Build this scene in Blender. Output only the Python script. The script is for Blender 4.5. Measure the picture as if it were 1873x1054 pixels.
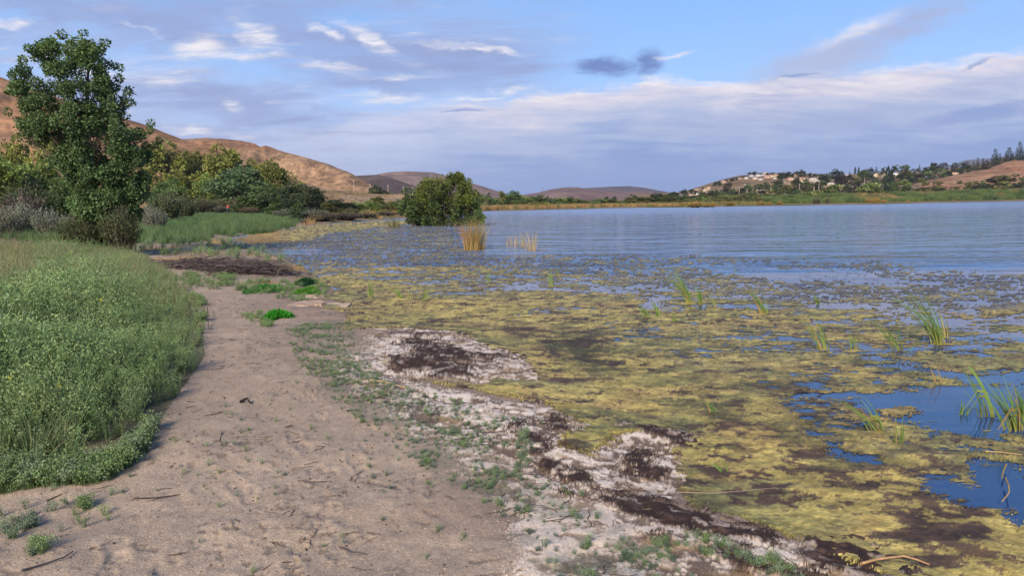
import bpy, bmesh, math, random
import numpy as np
from mathutils import Vector, Matrix, Quaternion

for o in list(bpy.data.objects):
    bpy.data.objects.remove(o)
SC = bpy.context.scene
COL = SC.collection
PI = math.pi

# ------------------------------------------------------------------ camera
CAM = np.array([0.0, 0.0, 2.0])
FPX, CX, CY = 1300.0, 936.5, 527.0
PITCH, ROLL = math.atan(155 / 1300.0), 0.0122
F0 = np.array([0, math.cos(PITCH), -math.sin(PITCH)])
U0 = np.array([0, math.sin(PITCH), math.cos(PITCH)])
R0 = np.array([1.0, 0, 0])
RV = math.cos(ROLL) * R0 - math.sin(ROLL) * U0
UV = math.cos(ROLL) * U0 + math.sin(ROLL) * R0
cam = bpy.data.cameras.new('camera')
cam.sensor_width = 36.0
cam.lens = 36.0 * FPX / 1873.0
cam.clip_start = 0.1
cam.clip_end = 20000
camo = bpy.data.objects.new('camera', cam)
COL.objects.link(camo)
camo.matrix_world = Matrix(((RV[0], UV[0], -F0[0], CAM[0]), (RV[1], UV[1], -F0[1], CAM[1]),
                            (RV[2], UV[2], -F0[2], CAM[2]), (0, 0, 0, 1)))
SC.camera = camo


def px_dir(px, py):
    return F0 * FPX + RV * (px - CX) - UV * (py - CY)


def G(px, py, z=0.0):
    d = px_dir(px, py)
    t = (z - CAM[2]) / d[2]
    return CAM + d * t


def D(px, py, Y):
    d = px_dir(px, py)
    return CAM + d * (Y / d[1])


def to_px(x, y, z):
    qx, qy, qz = x - CAM[0], y - CAM[1], z - CAM[2]
    f = qx * F0[0] + qy * F0[1] + qz * F0[2]
    f = np.where(f < 0.05, 0.05, f)
    px = CX + FPX * (qx * RV[0] + qy * RV[1] + qz * RV[2]) / f
    py = CY - FPX * (qx * UV[0] + qy * UV[1] + qz * UV[2]) / f
    return px, py


def srgb(r, g, b):
    def f(c):
        c /= 255.0
        return c / 12.92 if c <= 0.04045 else ((c + 0.055) / 1.055) ** 2.4
    return (f(r), f(g), f(b))


# ------------------------------------------------------------------ light
SUN = Vector((-0.24, -0.82, 0.50)).normalized()
SUN_EL = math.asin(SUN.z)
SUN_ROT = math.atan2(SUN.x, SUN.y)
sl = bpy.data.lights.new('sun', 'SUN')
sl.energy = 3.9
sl.angle = math.radians(16)
sl.color = (1.0, 0.87, 0.74)
so = bpy.data.objects.new('sun', sl)
COL.objects.link(so)
so.location = (-60, -80, 60)
so.rotation_euler = (-SUN).to_track_quat('-Z', 'Y').to_euler()
SC.view_settings.view_transform = 'Standard'
SC.view_settings.look = 'None'
SC.view_settings.exposure = 0.74
SC.view_settings.gamma = 1.0
SC.view_settings.use_curve_mapping = False
SKY_STRENGTH = 0.10
SC.render.engine = 'CYCLES'
SC.cycles.use_denoising = True
SC.cycles.max_bounces = 6
SC.cycles.diffuse_bounces = 3
SC.cycles.transparent_max_bounces = 8
SC.render.filter_size = 1.15
SC.cycles.caustics_reflective = False
SC.cycles.caustics_refractive = False


# ------------------------------------------------------------------ node expressions
class E:
    def __init__(s, nt, sock):
        s.nt, s.s = nt, sock

    def _m(s, op, *a, clamp=False):
        n = s.nt.nodes.new('ShaderNodeMath')
        n.operation = op
        n.use_clamp = clamp
        for i, v in enumerate((s,) + a):
            if isinstance(v, E):
                s.nt.links.new(v.s, n.inputs[i])
            else:
                n.inputs[i].default_value = v
        return E(s.nt, n.outputs[0])

    def __add__(s, o): return s._m('ADD', o)
    def __radd__(s, o): return s._m('ADD', o)
    def __sub__(s, o): return s._m('SUBTRACT', o)
    def __rsub__(s, o): return (s * -1.0) + o
    def __mul__(s, o): return s._m('MULTIPLY', o)
    def __rmul__(s, o): return s._m('MULTIPLY', o)
    def __truediv__(s, o): return s._m('DIVIDE', o)
    def mx(s, o): return s._m('MAXIMUM', o)
    def mn(s, o): return s._m('MINIMUM', o)
    def clamp(s): return s._m('ADD', 0.0, clamp=True)
    def pw(s, o): return s._m('POWER', o)
    def sqrt(s): return s._m('SQRT')

    def ss(s, a, b, lo=0.0, hi=1.0):
        n = s.nt.nodes.new('ShaderNodeMapRange')
        n.interpolation_type = 'SMOOTHSTEP'
        s.nt.links.new(s.s, n.inputs[0])
        n.inputs[1].default_value, n.inputs[2].default_value = a, b
        n.inputs[3].default_value, n.inputs[4].default_value = lo, hi
        return E(s.nt, n.outputs[0])

    def lin(s, a, b, lo=0.0, hi=1.0):
        n = s.nt.nodes.new('ShaderNodeMapRange')
        s.nt.links.new(s.s, n.inputs[0])
        n.inputs[1].default_value, n.inputs[2].default_value = a, b
        n.inputs[3].default_value, n.inputs[4].default_value = lo, hi
        return E(s.nt, n.outputs[0])


def n_noise(nt, vec, scale, detail=4.0, rough=0.55, dist=0.0):
    n = nt.nodes.new('ShaderNodeTexNoise')
    n.inputs['Scale'].default_value = scale
    n.inputs['Detail'].default_value = detail
    n.inputs['Roughness'].default_value = rough
    n.inputs['Distortion'].default_value = dist
    if vec is not None:
        nt.links.new(vec, n.inputs['Vector'])
    return n


def n_map(nt, vec, scale=(1, 1, 1), rot=(0, 0, 0), loc=(0, 0, 0)):
    n = nt.nodes.new('ShaderNodeMapping')
    n.inputs['Scale'].default_value = scale
    n.inputs['Rotation'].default_value = rot
    n.inputs['Location'].default_value = loc
    nt.links.new(vec, n.inputs['Vector'])
    return n.outputs[0]


def n_mix(nt, fac, a, b, blend='MIX'):
    n = nt.nodes.new('ShaderNodeMix')
    n.data_type = 'RGBA'
    n.blend_type = blend
    for v, i in ((fac, 0), (a, 6), (b, 7)):
        if isinstance(v, E):
            nt.links.new(v.s, n.inputs[i])
        elif isinstance(v, (int, float)):
            n.inputs[i].default_value = v
        elif isinstance(v, tuple):
            n.inputs[i].default_value = (v[0], v[1], v[2], 1)
        else:
            nt.links.new(v, n.inputs[i])
    return n.outputs[2]


# ------------------------------------------------------------------ sky
def build_world():
    w = bpy.data.worlds.new('World')
    SC.world = w
    w.use_nodes = True
    nt = w.node_tree
    nt.nodes.clear()
    out = nt.nodes.new('ShaderNodeOutputWorld')
    bg = nt.nodes.new('ShaderNodeBackground')
    bg.inputs[1].default_value = SKY_STRENGTH
    nt.links.new(bg.outputs[0], out.inputs[0])
    sky = nt.nodes.new('ShaderNodeTexSky')
    sky.sky_type = 'NISHITA'
    sky.sun_disc = False
    sky.sun_elevation = SUN_EL
    sky.sun_rotation = SUN_ROT
    sky.air_density = 1.0
    sky.dust_density = 0.6
    sky.ozone_density = 2.0
    tc = nt.nodes.new('ShaderNodeTexCoord')
    dirv = tc.outputs['Generated']
    sep = nt.nodes.new('ShaderNodeSeparateXYZ')
    nt.links.new(dirv, sep.inputs[0])
    x, y, z = (E(nt, sep.outputs[i]) for i in range(3))
    az = x._m('ARCTAN2', y)
    el = z._m('ARCSINE')

    def ae(px, py):
        d = px_dir(px, py)
        d = d / np.linalg.norm(d)
        return math.atan2(d[0], d[1]), math.asin(d[2])

    # wind-torn warp of the cloud coordinates
    mp = n_map(nt, dirv, (1, 1, 2.6))
    wn = n_noise(nt, mp, 5.5, 7, 0.62)
    ws = nt.nodes.new('ShaderNodeSeparateColor')
    nt.links.new(wn.outputs['Color'], ws.inputs[0])
    wa, wb = E(nt, ws.outputs[0]) - 0.5, E(nt, ws.outputs[1]) - 0.5
    wn2 = n_noise(nt, n_map(nt, dirv, (1, 1, 2.2)), 22, 6, 0.65)
    ws2 = nt.nodes.new('ShaderNodeSeparateColor')
    nt.links.new(wn2.outputs['Color'], ws2.inputs[0])
    wc, wd = E(nt, ws2.outputs[0]) - 0.5, E(nt, ws2.outputs[1]) - 0.5
    A = az + wa * 0.16 + wc * 0.06
    B = el + wb * 0.055 + wd * 0.03
    # layer coordinates: a flat sheet of cloud seen in perspective
    cmb = nt.nodes.new('ShaderNodeCombineXYZ')
    zz = z.mx(0.0) + 0.13
    for i, v in enumerate((x / zz, y / zz)):
        nt.links.new(v.s, cmb.inputs[i])
    sheet = n_map(nt, cmb.outputs[0], (0.55, 1.25, 1), (0, 0, 0.25))
    f1 = E(nt, n_noise(nt, sheet, 0.9, 8, 0.58, 0.5).outputs[0])
    f2 = E(nt, n_noise(nt, n_map(nt, sheet, (1, 1, 1), (0, 0, 0), (7.3, 2.1, 0)), 2.3, 8, 0.62, 0.8).outputs[0])
    f3 = E(nt, n_noise(nt, n_map(nt, sheet, (1.3, 1.3, 1), (0, 0, -0.5), (1.3, 9.1, 0)), 5.0, 6, 0.62, 0.4).outputs[0])

    K = 0.67 / SKY_STRENGTH

    def rad(r, g, b):
        c = srgb(r, g, b)
        return tuple(v * K for v in c)

    def blob(px, py, w, h, ang=0.0, s0=1.0, s1=0.0, wob=1.0):
        a0, e0 = ae(px, py)
        c, s = math.cos(math.radians(ang)), math.sin(math.radians(ang))
        AA = az + (A - az) * wob
        BB = el + (B - el) * wob
        u = ((AA - a0) * c + (BB - e0) * s) * (1300.0 / w)
        v = ((BB - e0) * c - (AA - a0) * s) * (1300.0 / h)
        d = (u * u + v * v).sqrt()
        return d.ss(s0, s1)

    # clear sky, leaning to the violet blue of the evening photograph
    base = n_mix(nt, 1.0, sky.outputs[0], (0.85, 0.98, 1.22), 'MULTIPLY')
    grad = nt.nodes.new('ShaderNodeValToRGB')
    cr = grad.color_ramp
    stops = [(0.0, rad(132, 156, 208)), (0.10, rad(150, 175, 224)), (0.22, rad(148, 188, 240)), (0.36, rad(126, 178, 240)),
             (0.65, rad(92, 142, 214)), (1.0, rad(70, 112, 184))]
    while len(cr.elements) < len(stops):
        cr.elements.new(0.5)
    for e_, (p, c) in zip(cr.elements, stops):
        e_.position = p
        e_.color = (c[0], c[1], c[2], 1)
    nt.links.new(el.lin(0.0, 0.75).s, grad.inputs[0])
    col = n_mix(nt, 0.72, base, grad.outputs[0])

    # thin lavender veil and streaks
    lowm = el.ss(0.01, 0.10) * el.ss(0.75, 0.30)
    leftm = az.ss(0.16, -0.10)
    veil = (f1 * 0.62 + f2 * 0.38).ss(0.40, 0.62)
    col = n_mix(nt, veil * lowm * (leftm * 0.72 + 0.10), col, rad(166, 183, 224))
    # low lavender haze on the left
    hz = el.ss(0.20, 0.05) * az.ss(0.25, -0.25)
    col = n_mix(nt, hz * (f2.ss(0.25, 0.65) * 0.5 + 0.3), col, rad(188, 194, 222))
    # darker lavender masses
    dk = (f2 * 0.6 + f3 * 0.4).ss(0.50, 0.66)
    shade = rad(140, 156, 202)
    col = n_mix(nt, (f1 * 0.45 + f2 * 0.55).ss(0.47, 0.60) * lowm * (leftm * 0.60 + 0.06), col, rad(142, 163, 210))
    col = n_mix(nt, (f2 * 0.4 + f3 * 0.6).ss(0.53, 0.66) * lowm * (leftm * 0.55 + 0.05) * el.ss(0.36, 0.16), col, rad(226, 222, 232))
    for a in ((650, 96, 270, 62, -10), (860, 116, 230, 46, -4), (700, 150, 220, 26, -3), (420, 12, 330, 40, 2), (360, 170, 150, 26, -6),
              (330, 55, 130, 30, -14), (520, 215, 220, 26, -4), (120, 20, 160, 26, -4)):
        m = blob(*a, 1.0, 0.2, 1.2)
        col = n_mix(nt, m * (dk * 0.50 + 0.50), col, shade)
    # bright streak tops
    wt = (f3 * 0.45 + f2 * 0.55).ss(0.44, 0.60)
    f4 = E(nt, n_noise(nt, n_map(nt, sheet, (1, 1, 1), (0, 0, 0.2), (3.3, 5.1, 0)), 9.0, 8, 0.68, 0.6).outputs[0])
    white = rad(240, 236, 240)
    for a in ((360, 92, 75, 30, 8), (480, 55, 80, 30, -35), (700, 74, 100, 18, -26), (600, 48, 40, 12, -30), (760, 140, 70, 10, 6), (520, 88, 60, 12, 12), (860, 88, 120, 9, -6), (255, 52, 34, 6, -24),
              (430, 100, 120, 16, 6), (720, 178, 190, 12, 5), (900, 168, 130, 10, 8), (436, 196, 34, 13, -4), (553, 150, 9, 22, -24),
              (350, 238, 55, 9, -2), (900, 305, 70, 4, 0), (960, 340, 60, 4, 0), (1010, 195, 180, 8, 4), (10, 40, 40, 12, 0),
              (200, 130, 200, 30, 0), (640, 128, 90, 14, -10)):
        m = blob(*a, 1.0, 0.15, 0.8)
        col = n_mix(nt, (m * (wt * 0.75 + f4.ss(0.38, 0.66) * 0.32 + 0.02)).clamp(), col, white)

    # great cloud bank across the right: its upper edge follows a curve of azimuth
    fc = nt.nodes.new('ShaderNodeFloatCurve')
    A0, A1, E1 = -0.75, 0.75, 0.4
    edge = [(-400, 250), (300, 235), (560, 225), (760, 186), (930, 170), (1000, 160), (1100, 150), (1240, 136), (1330, 146), (1400, 150),
            (1450, 132), (1560, 122), (1640, 112), (1740, 96), (1873, 84), (2100, 70)]
    cm = fc.mapping.curves[0]
    pts = [((ae(px, py)[0] - A0) / (A1 - A0), ae(px, py)[1] / E1) for px, py in edge]
    pts = [p for p in pts if 0 <= p[0] <= 1]
    cm.points[0].location = (0.0, pts[0][1])
    cm.points[1].location = (1.0, pts[-1][1])
    for p in pts[1:-1]:
        cm.points.new(*p)
    fc.mapping.update()
    nt.links.new(((A - A0) / (A1 - A0)).clamp().s, fc.inputs['Value'])
    edge_e = E(nt, fc.outputs[0]) * E1
    below = edge_e - (el + wb * 0.050 + wd * 0.034 + (f3 - 0.5) * 0.02 + (f4 - 0.5) * 0.018)
    strength = az.ss(-0.36, 0.05)
    bank = below.ss(-0.003, 0.016) * (strength * 0.88 + 0.10)
    ramp = nt.nodes.new('ShaderNodeValToRGB')
    rr = ramp.color_ramp
    st = [(0.0, rad(240, 233, 236)), (0.08, rad(224, 217, 228)), (0.22, rad(193, 199, 223)), (0.42, rad(160, 178, 217)),
          (0.64, rad(124, 153, 207)), (1.0, rad(98, 134, 194))]
    while len(rr.elements) < len(st):
        rr.elements.new(0.5)
    for e_, (p, c) in zip(rr.elements, st):
        e_.position = p
        e_.color = (c[0], c[1], c[2], 1)
    nt.links.new((below.lin(0.0, 0.18) + (f2 - 0.5) * 0.70 + (f3 - 0.5) * 0.34 + (f4 - 0.5) * 0.22 + wb * 0.5).clamp().s, ramp.inputs[0])
    col = n_mix(nt, bank, col, ramp.outputs[0])
    # grey folds inside the bank
    for a in ((1430, 180, 150, 50, 24), (1700, 170, 220, 26, 6), (1560, 215, 210, 26, -3), (1300, 230, 240, 30, -2)):
        m = blob(*a, 1.0, 0.1, 1.0)
        col = n_mix(nt, m * (f3.ss(0.4, 0.6) * 0.35 + 0.25), col, rad(160, 172, 210))
    # plume above the bank
    pl = blob(1600, 60, 180, 36, 17, 1.0, 0.3, 0.8)
    pc = n_mix(nt, blob(1530, 58, 125, 26, 14, 1.0, 0.2, 0.7), rad(164, 178, 216), rad(236, 230, 236))
    col = n_mix(nt, pl * (f4.ss(0.34, 0.58) * 0.5 + 0.45), col, pc)
    col = n_mix(nt, blob(1500, 110, 150, 44, 12, 1.0, 0.1, 0.9) * 0.8, col, rad(176, 186, 218))
    # dark scud clouds
    sc1 = blob(1105, 123, 78, 20, -2, 1.0, 0.3, 0.75).mx(blob(1182, 112, 46, 28, 36, 1.0, 0.3, 0.75))
    col = n_mix(nt, sc1 * (f4.ss(0.30, 0.55) * 0.45 + 0.5), col, rad(100, 126, 186))
    col = n_mix(nt, blob(1232, 98, 46, 6, 8, 1.0, 0.1, 0.5) * 0.8, col, rad(226, 226, 238))
    for a in ((1800, 206, 100, 13, 8), (1790, 112, 34, 5, 12), (1460, 142, 50, 4, 5), (850, 200, 50, 4, 0)):
        col = n_mix(nt, blob(*a, 1.0, 0.3, 0.6) * 0.7, col, rad(128, 150, 204))
    nt.links.new(col, bg.inputs[0])


build_world()

# ------------------------------------------------------------------ numpy noise
_T = {}


def vnoise(x, y, seed=0):
    if seed not in _T:
        _T[seed] = np.random.RandomState(seed + 11).rand(256, 256).astype(np.float32)
    T = _T[seed]
    xi, yi = np.floor(x), np.floor(y)
    fx, fy = x - xi, y - yi
    fx = fx * fx * fx * (fx * (fx * 6 - 15) + 10)
    fy = fy * fy * fy * (fy * (fy * 6 - 15) + 10)
    xi, yi = xi.astype(np.int64), yi.astype(np.int64)
    a = T[yi & 255, xi & 255]
    b = T[yi & 255, (xi + 1) & 255]
    c = T[(yi + 1) & 255, xi & 255]
    d = T[(yi + 1) & 255, (xi + 1) & 255]
    return (a * (1 - fx) + b * fx) * (1 - fy) + (c * (1 - fx) + d * fx) * fy


def fbm(x, y, octv=4, seed=0, gain=0.5):
    x, y = np.asarray(x, float), np.asarray(y, float)
    s, amp, tot = 0.0, 1.0, 0.0
    ca, sa = math.cos(0.6), math.sin(0.6)
    for i in range(octv):
        s = s + amp * vnoise(x + 31.7 * i, y + 17.3 * i, seed)
        tot += amp
        amp *= gain
        x, y = (x * ca - y * sa) * 2.03, (x * sa + y * ca) * 2.03
    return s / tot


def sstep(a, b, v):
    t = np.clip((v - a) / (b - a), 0, 1)
    return t * t * (3 - 2 * t)


def inpoly(px, py, poly):
    px, py = np.asarray(px, float), np.asarray(py, float)
    r = np.zeros(px.shape, bool)
    n = len(poly)
    for i in range(n):
        x1, y1 = poly[i]
        x2, y2 = poly[(i + 1) % n]
        if y1 == y2:
            continue
        c = ((y1 > py) != (y2 > py)) & (px < (x2 - x1) * (py - y1) / (y2 - y1) + x1)
        r ^= c
    return r


def ell(px, py, cx, cy, rx, ry, ang=0.0):
    c, s = math.cos(math.radians(ang)), math.sin(math.radians(ang))
    u = ((px - cx) * c + (py - cy) * s) / rx
    v = ((py - cy) * c - (px - cx) * s) / ry
    return np.sqrt(u * u + v * v)


# ------------------------------------------------------------------ mesh helpers
def mesh_np(name, V, F, col=None, smooth=False):
    V = np.asarray(V, np.float32)
    F = np.asarray(F, np.int32)
    me = bpy.data.meshes.new(name)
    n, (m, k) = len(V), F.shape
    me.vertices.add(n)
    me.vertices.foreach_set('co', V.ravel())
    me.loops.add(m * k)
    me.loops.foreach_set('vertex_index', F.ravel())
    me.polygons.add(m)
    me.polygons.foreach_set('loop_start', np.arange(m, dtype=np.int32) * k)
    if smooth:
        me.polygons.foreach_set('use_smooth', np.ones(m, bool))
    if col is not None:
        c = np.ones((n, 4), np.float32)
        c[:, :3] = col
        at = me.color_attributes.new('Col', 'FLOAT_COLOR', 'POINT')
        at.data.foreach_set('color', c.ravel())
    me.update(calc_edges=True)
    return me


class MB:
    """Collects quads with a colour per vertex."""

    def __init__(s):
        s.V, s.F, s.C, s.n = [], [], [], 0

    def add(s, V, F, col):
        V = np.asarray(V, float)
        s.V.append(V)
        s.F.append(np.asarray(F, int) + s.n)
        c = np.asarray(col, float)
        if c.ndim == 1:
            c = np.repeat(c[None, :], len(V), 0)
        s.C.append(c)
        s.n += len(V)

    def tube(s, P, R, col, k=5):
        P = np.asarray(P, float)
        R = np.broadcast_to(np.asarray(R, float), (len(P),))
        T = np.gradient(P, axis=0)
        T /= np.linalg.norm(T, axis=1)[:, None] + 1e-9
        ref = np.array([0.31, 0.77, 0.12]) if abs(T[0][2]) > 0.6 else np.array([0.05, 0.1, 1.0])
        A = np.cross(T, ref)
        A /= np.linalg.norm(A, axis=1)[:, None] + 1e-9
        Bv = np.cross(T, A)
        th = np.arange(k) * 2 * PI / k
        ring = np.cos(th)[None, :, None] * A[:, None, :] + np.sin(th)[None, :, None] * Bv[:, None, :]
        V = (P[:, None, :] + ring * R[:, None, None]).reshape(-1, 3)
        F = []
        for i in range(len(P) - 1):
            for j in range(k):
                F.append((i * k + j, i * k + (j + 1) % k, (i + 1) * k + (j + 1) % k, (i + 1) * k + j))
        col = np.asarray(col, float)
        if col.ndim == 2:
            col = np.repeat(col, k, 0)
        s.add(V, F, col)

    def blade(s, P, W, side, col):
        """A ribbon along P with half width W, facing across side."""
        P = np.asarray(P, float)
        W = np.broadcast_to(np.asarray(W, float), (len(P),))
        side = np.asarray(side, float)
        V = np.empty((2 * len(P), 3))
        V[0::2] = P - side * W[:, None]
        V[1::2] = P + side * W[:, None]
        F = [(2 * i, 2 * i + 1, 2 * i + 3, 2 * i + 2) for i in range(len(P) - 1)]
        col = np.asarray(col, float)
        if col.ndim == 2:
            col = np.repeat(col, 2, 0)
        s.add(V, F, col)

    def leaves(s, C, Dv, N, L, W, col):
        """Folded diamond leaves: base C, direction Dv, side from N."""
        S = np.cross(Dv, N)
        S /= np.linalg.norm(S, axis=1)[:, None] + 1e-9
        L, W = np.broadcast_to(L, (len(C),))[:, None], np.broadcast_to(W, (len(C),))[:, None]
        up = np.cross(S, Dv)
        V = np.empty((len(C), 4, 3))
        V[:, 0] = C
        V[:, 1] = C + Dv * L * 0.45 - S * W + up * W * 0.35
        V[:, 2] = C + Dv * L
        V[:, 3] = C + Dv * L * 0.45 + S * W + up * W * 0.35
        F = np.arange(len(C) * 4).reshape(-1, 4)
        s.add(V.reshape(-1, 3), F, np.repeat(np.asarray(col), 4, 0))

    def box(s, lo, hi, col):
        x0, y0, z0 = lo
        x1, y1, z1 = hi
        V = [(x0, y0, z0), (x1, y0, z0), (x1, y1, z0), (x0, y1, z0), (x0, y0, z1), (x1, y0, z1), (x1, y1, z1), (x0, y1, z1)]
        s.add(V, [(3, 2, 1, 0), (4, 5, 6, 7), (0, 1, 5, 4), (1, 2, 6, 5), (2, 3, 7, 6), (3, 0, 4, 7)], col)

    def mesh(s, name, smooth=False):
        return mesh_np(name, np.concatenate(s.V), np.concatenate(s.F), np.concatenate(s.C), smooth)


def tag(o, label=None, cat=None, group=None, kind=None):
    if label: o['label'] = label
    if cat: o['category'] = cat
    if group: o['group'] = group
    if kind: o['kind'] = kind
    return o


def link(name, me, mat=None, parent=None, loc=None, rz=0.0, sc=None):
    o = bpy.data.objects.new(name, me)
    COL.objects.link(o)
    if me is not None and mat is not None and len(me.materials) == 0:
        me.materials.append(mat)
    if parent is not None:
        o.parent = parent
    if loc is not None:
        o.location = [float(v) for v in loc]
    o.rotation_euler[2] = rz
    if sc is not None:
        o.scale = (sc, sc, sc) if isinstance(sc, (int, float)) else sc
    return o


def empty(name, loc, rz=0.0, sc=None):
    o = link(name, None, loc=loc, rz=rz, sc=sc)
    o.empty_display_size = 0.3
    return o


# ------------------------------------------------------------------ materials
def mat_new(name):
    m = bpy.data.materials.new(name)
    m.use_nodes = True
    nt = m.node_tree
    return m, nt, nt.nodes['Principled BSDF'], nt.nodes['Material Output']


def mat_attr(name, rough=0.9, nscale=30.0, namp=0.35, bump=0.3, bscale=60.0, bdist=0.01, spec=0.2, vec=(1, 1, 1), rnd=0.0, detail=5):
    """Pigment from the mesh's own colour attribute, broken up by grain and relief."""
    m, nt, p, out = mat_new(name)
    at = nt.nodes.new('ShaderNodeAttribute')
    at.attribute_name = 'Col'
    geo = nt.nodes.new('ShaderNodeNewGeometry')
    v = n_map(nt, geo.outputs['Position'], vec)
    n = E(nt, n_noise(nt, v, nscale, detail, 0.6).outputs[0])
    f = n.lin(0.25, 0.75, 1 - namp, 1 + namp)
    if rnd:
        oi = nt.nodes.new('ShaderNodeObjectInfo')
        f = f * E(nt, oi.outputs['Random']).lin(0, 1, 1 - rnd, 1 + rnd)
    cc = nt.nodes.new('ShaderNodeCombineXYZ')
    for i in range(3):
        nt.links.new(f.s, cc.inputs[i])
    c = n_mix(nt, 1.0, at.outputs['Color'], cc.outputs[0], 'MULTIPLY')
    nt.links.new(c, p.inputs['Base Color'])
    p.inputs['Roughness'].default_value = rough
    p.inputs['Specular IOR Level'].default_value = spec
    if bump:
        b = nt.nodes.new('ShaderNodeBump')
        b.inputs['Strength'].default_value = bump
        b.inputs['Distance'].default_value = bdist
        nb = n_noise(nt, v, bscale, 6, 0.6)
        nt.links.new(nb.outputs[0], b.inputs['Height'])
        nt.links.new(b.outputs[0], p.inputs['Normal'])
    return m


def mat_leaf(name, trans=0.3, rough=0.55, rnd=0.25, spec=0.3, tint=(1, 1, 1)):
    m, nt, p, out = mat_new(name)
    at = nt.nodes.new('ShaderNodeAttribute')
    at.attribute_name = 'Col'
    oi = nt.nodes.new('ShaderNodeObjectInfo')
    f = E(nt, oi.outputs['Random']).lin(0, 1, 1 - rnd, 1 + rnd)
    cc = nt.nodes.new('ShaderNodeCombineXYZ')
    for i in range(3):
        nt.links.new((f * tint[i]).s, cc.inputs[i])
    c = n_mix(nt, 1.0, at.outputs['Color'], cc.outputs[0], 'MULTIPLY')
    nt.links.new(c, p.inputs['Base Color'])
    p.inputs['Roughness'].default_value = rough
    p.inputs['Specular IOR Level'].default_value = spec
    tr = nt.nodes.new('ShaderNodeBsdfTranslucent')
    c2 = n_mix(nt, 1.0, c, (1.15, 1.15, 0.7), 'MULTIPLY')
    nt.links.new(c2, tr.inputs[0])
    mx = nt.nodes.new('ShaderNodeMixShader')
    mx.inputs[0].default_value = trans
    nt.links.new(p.outputs[0], mx.inputs[1])
    nt.links.new(tr.outputs[0], mx.inputs[2])
    nt.links.new(mx.outputs[0], out.inputs[0])
    return m


M_GROUND = mat_attr('ground_soil', 0.95, 55, 0.30, 0.75, 90, 0.012, 0.12)
M_MAT = mat_attr('algae_mat', 0.75, 45, 0.38, 0.7, 55, 0.012, 0.3, (0.7, 1.2, 1))
def film(m):
    """Lets the water show through the thin margins of the mat."""
    nt = m.node_tree
    out = nt.nodes['Material Output']
    p = nt.nodes['Principled BSDF']
    at = nt.nodes.new('ShaderNodeAttribute')
    at.attribute_name = 'Cover'
    geo = nt.nodes.new('ShaderNodeNewGeometry')
    n = E(nt, n_noise(nt, n_map(nt, geo.outputs['Position'], (0.45, 1.5, 1)), 16, 7, 0.72).outputs[0])
    a = (E(nt, at.outputs['Fac']) * 1.55 + (n - 0.5) * 2.2 - 0.12).ss(0.0, 0.75)
    tr = nt.nodes.new('ShaderNodeBsdfTransparent')
    mx = nt.nodes.new('ShaderNodeMixShader')
    nt.links.new(a.s, mx.inputs[0])
    nt.links.new(tr.outputs[0], mx.inputs[1])
    nt.links.new(p.outputs[0], mx.inputs[2])
    nt.links.new(mx.outputs[0], out.inputs[0])


film(M_MAT)
M_HILL = mat_attr('hill_scrub', 1.0, 0.30, 0.32, 0.35, 0.12, 1.5, 0.0, rnd=0.0)
M_LEAF = mat_leaf('leaf')
M_HERB = mat_leaf('herb_leaf', 0.32, 0.6, 0.22)
M_STEM = mat_attr('stem', 0.85, 20, 0.25, 0.0)
M_BARK = mat_attr('bark', 0.95, 14, 0.4, 0.6, 18, 0.03, 0.1, (1, 1, 0.25))
M_WOOD = mat_attr('dead_wood', 0.95, 25, 0.45, 0.5, 40, 0.01, 0.1, rnd=0.35)
M_REED = mat_leaf('reed', 0.25, 0.55, 0.12)
M_WALL = mat_attr('stucco', 0.9, 1.2, 0.06, 0.0)
M_ROOF = mat_attr('roof', 0.85, 2.0, 0.15, 0.0)
M_GLASS = mat_attr('window_glass', 0.1, 1.0, 0.05, 0.0, spec=0.6)
M_CLOTH = mat_attr('cloth', 0.95, 8, 0.1, 0.0)
M_ROCK = mat_attr('dried_crust', 0.95, 12, 0.3, 0.8, 20, 0.02, 0.1)


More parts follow.
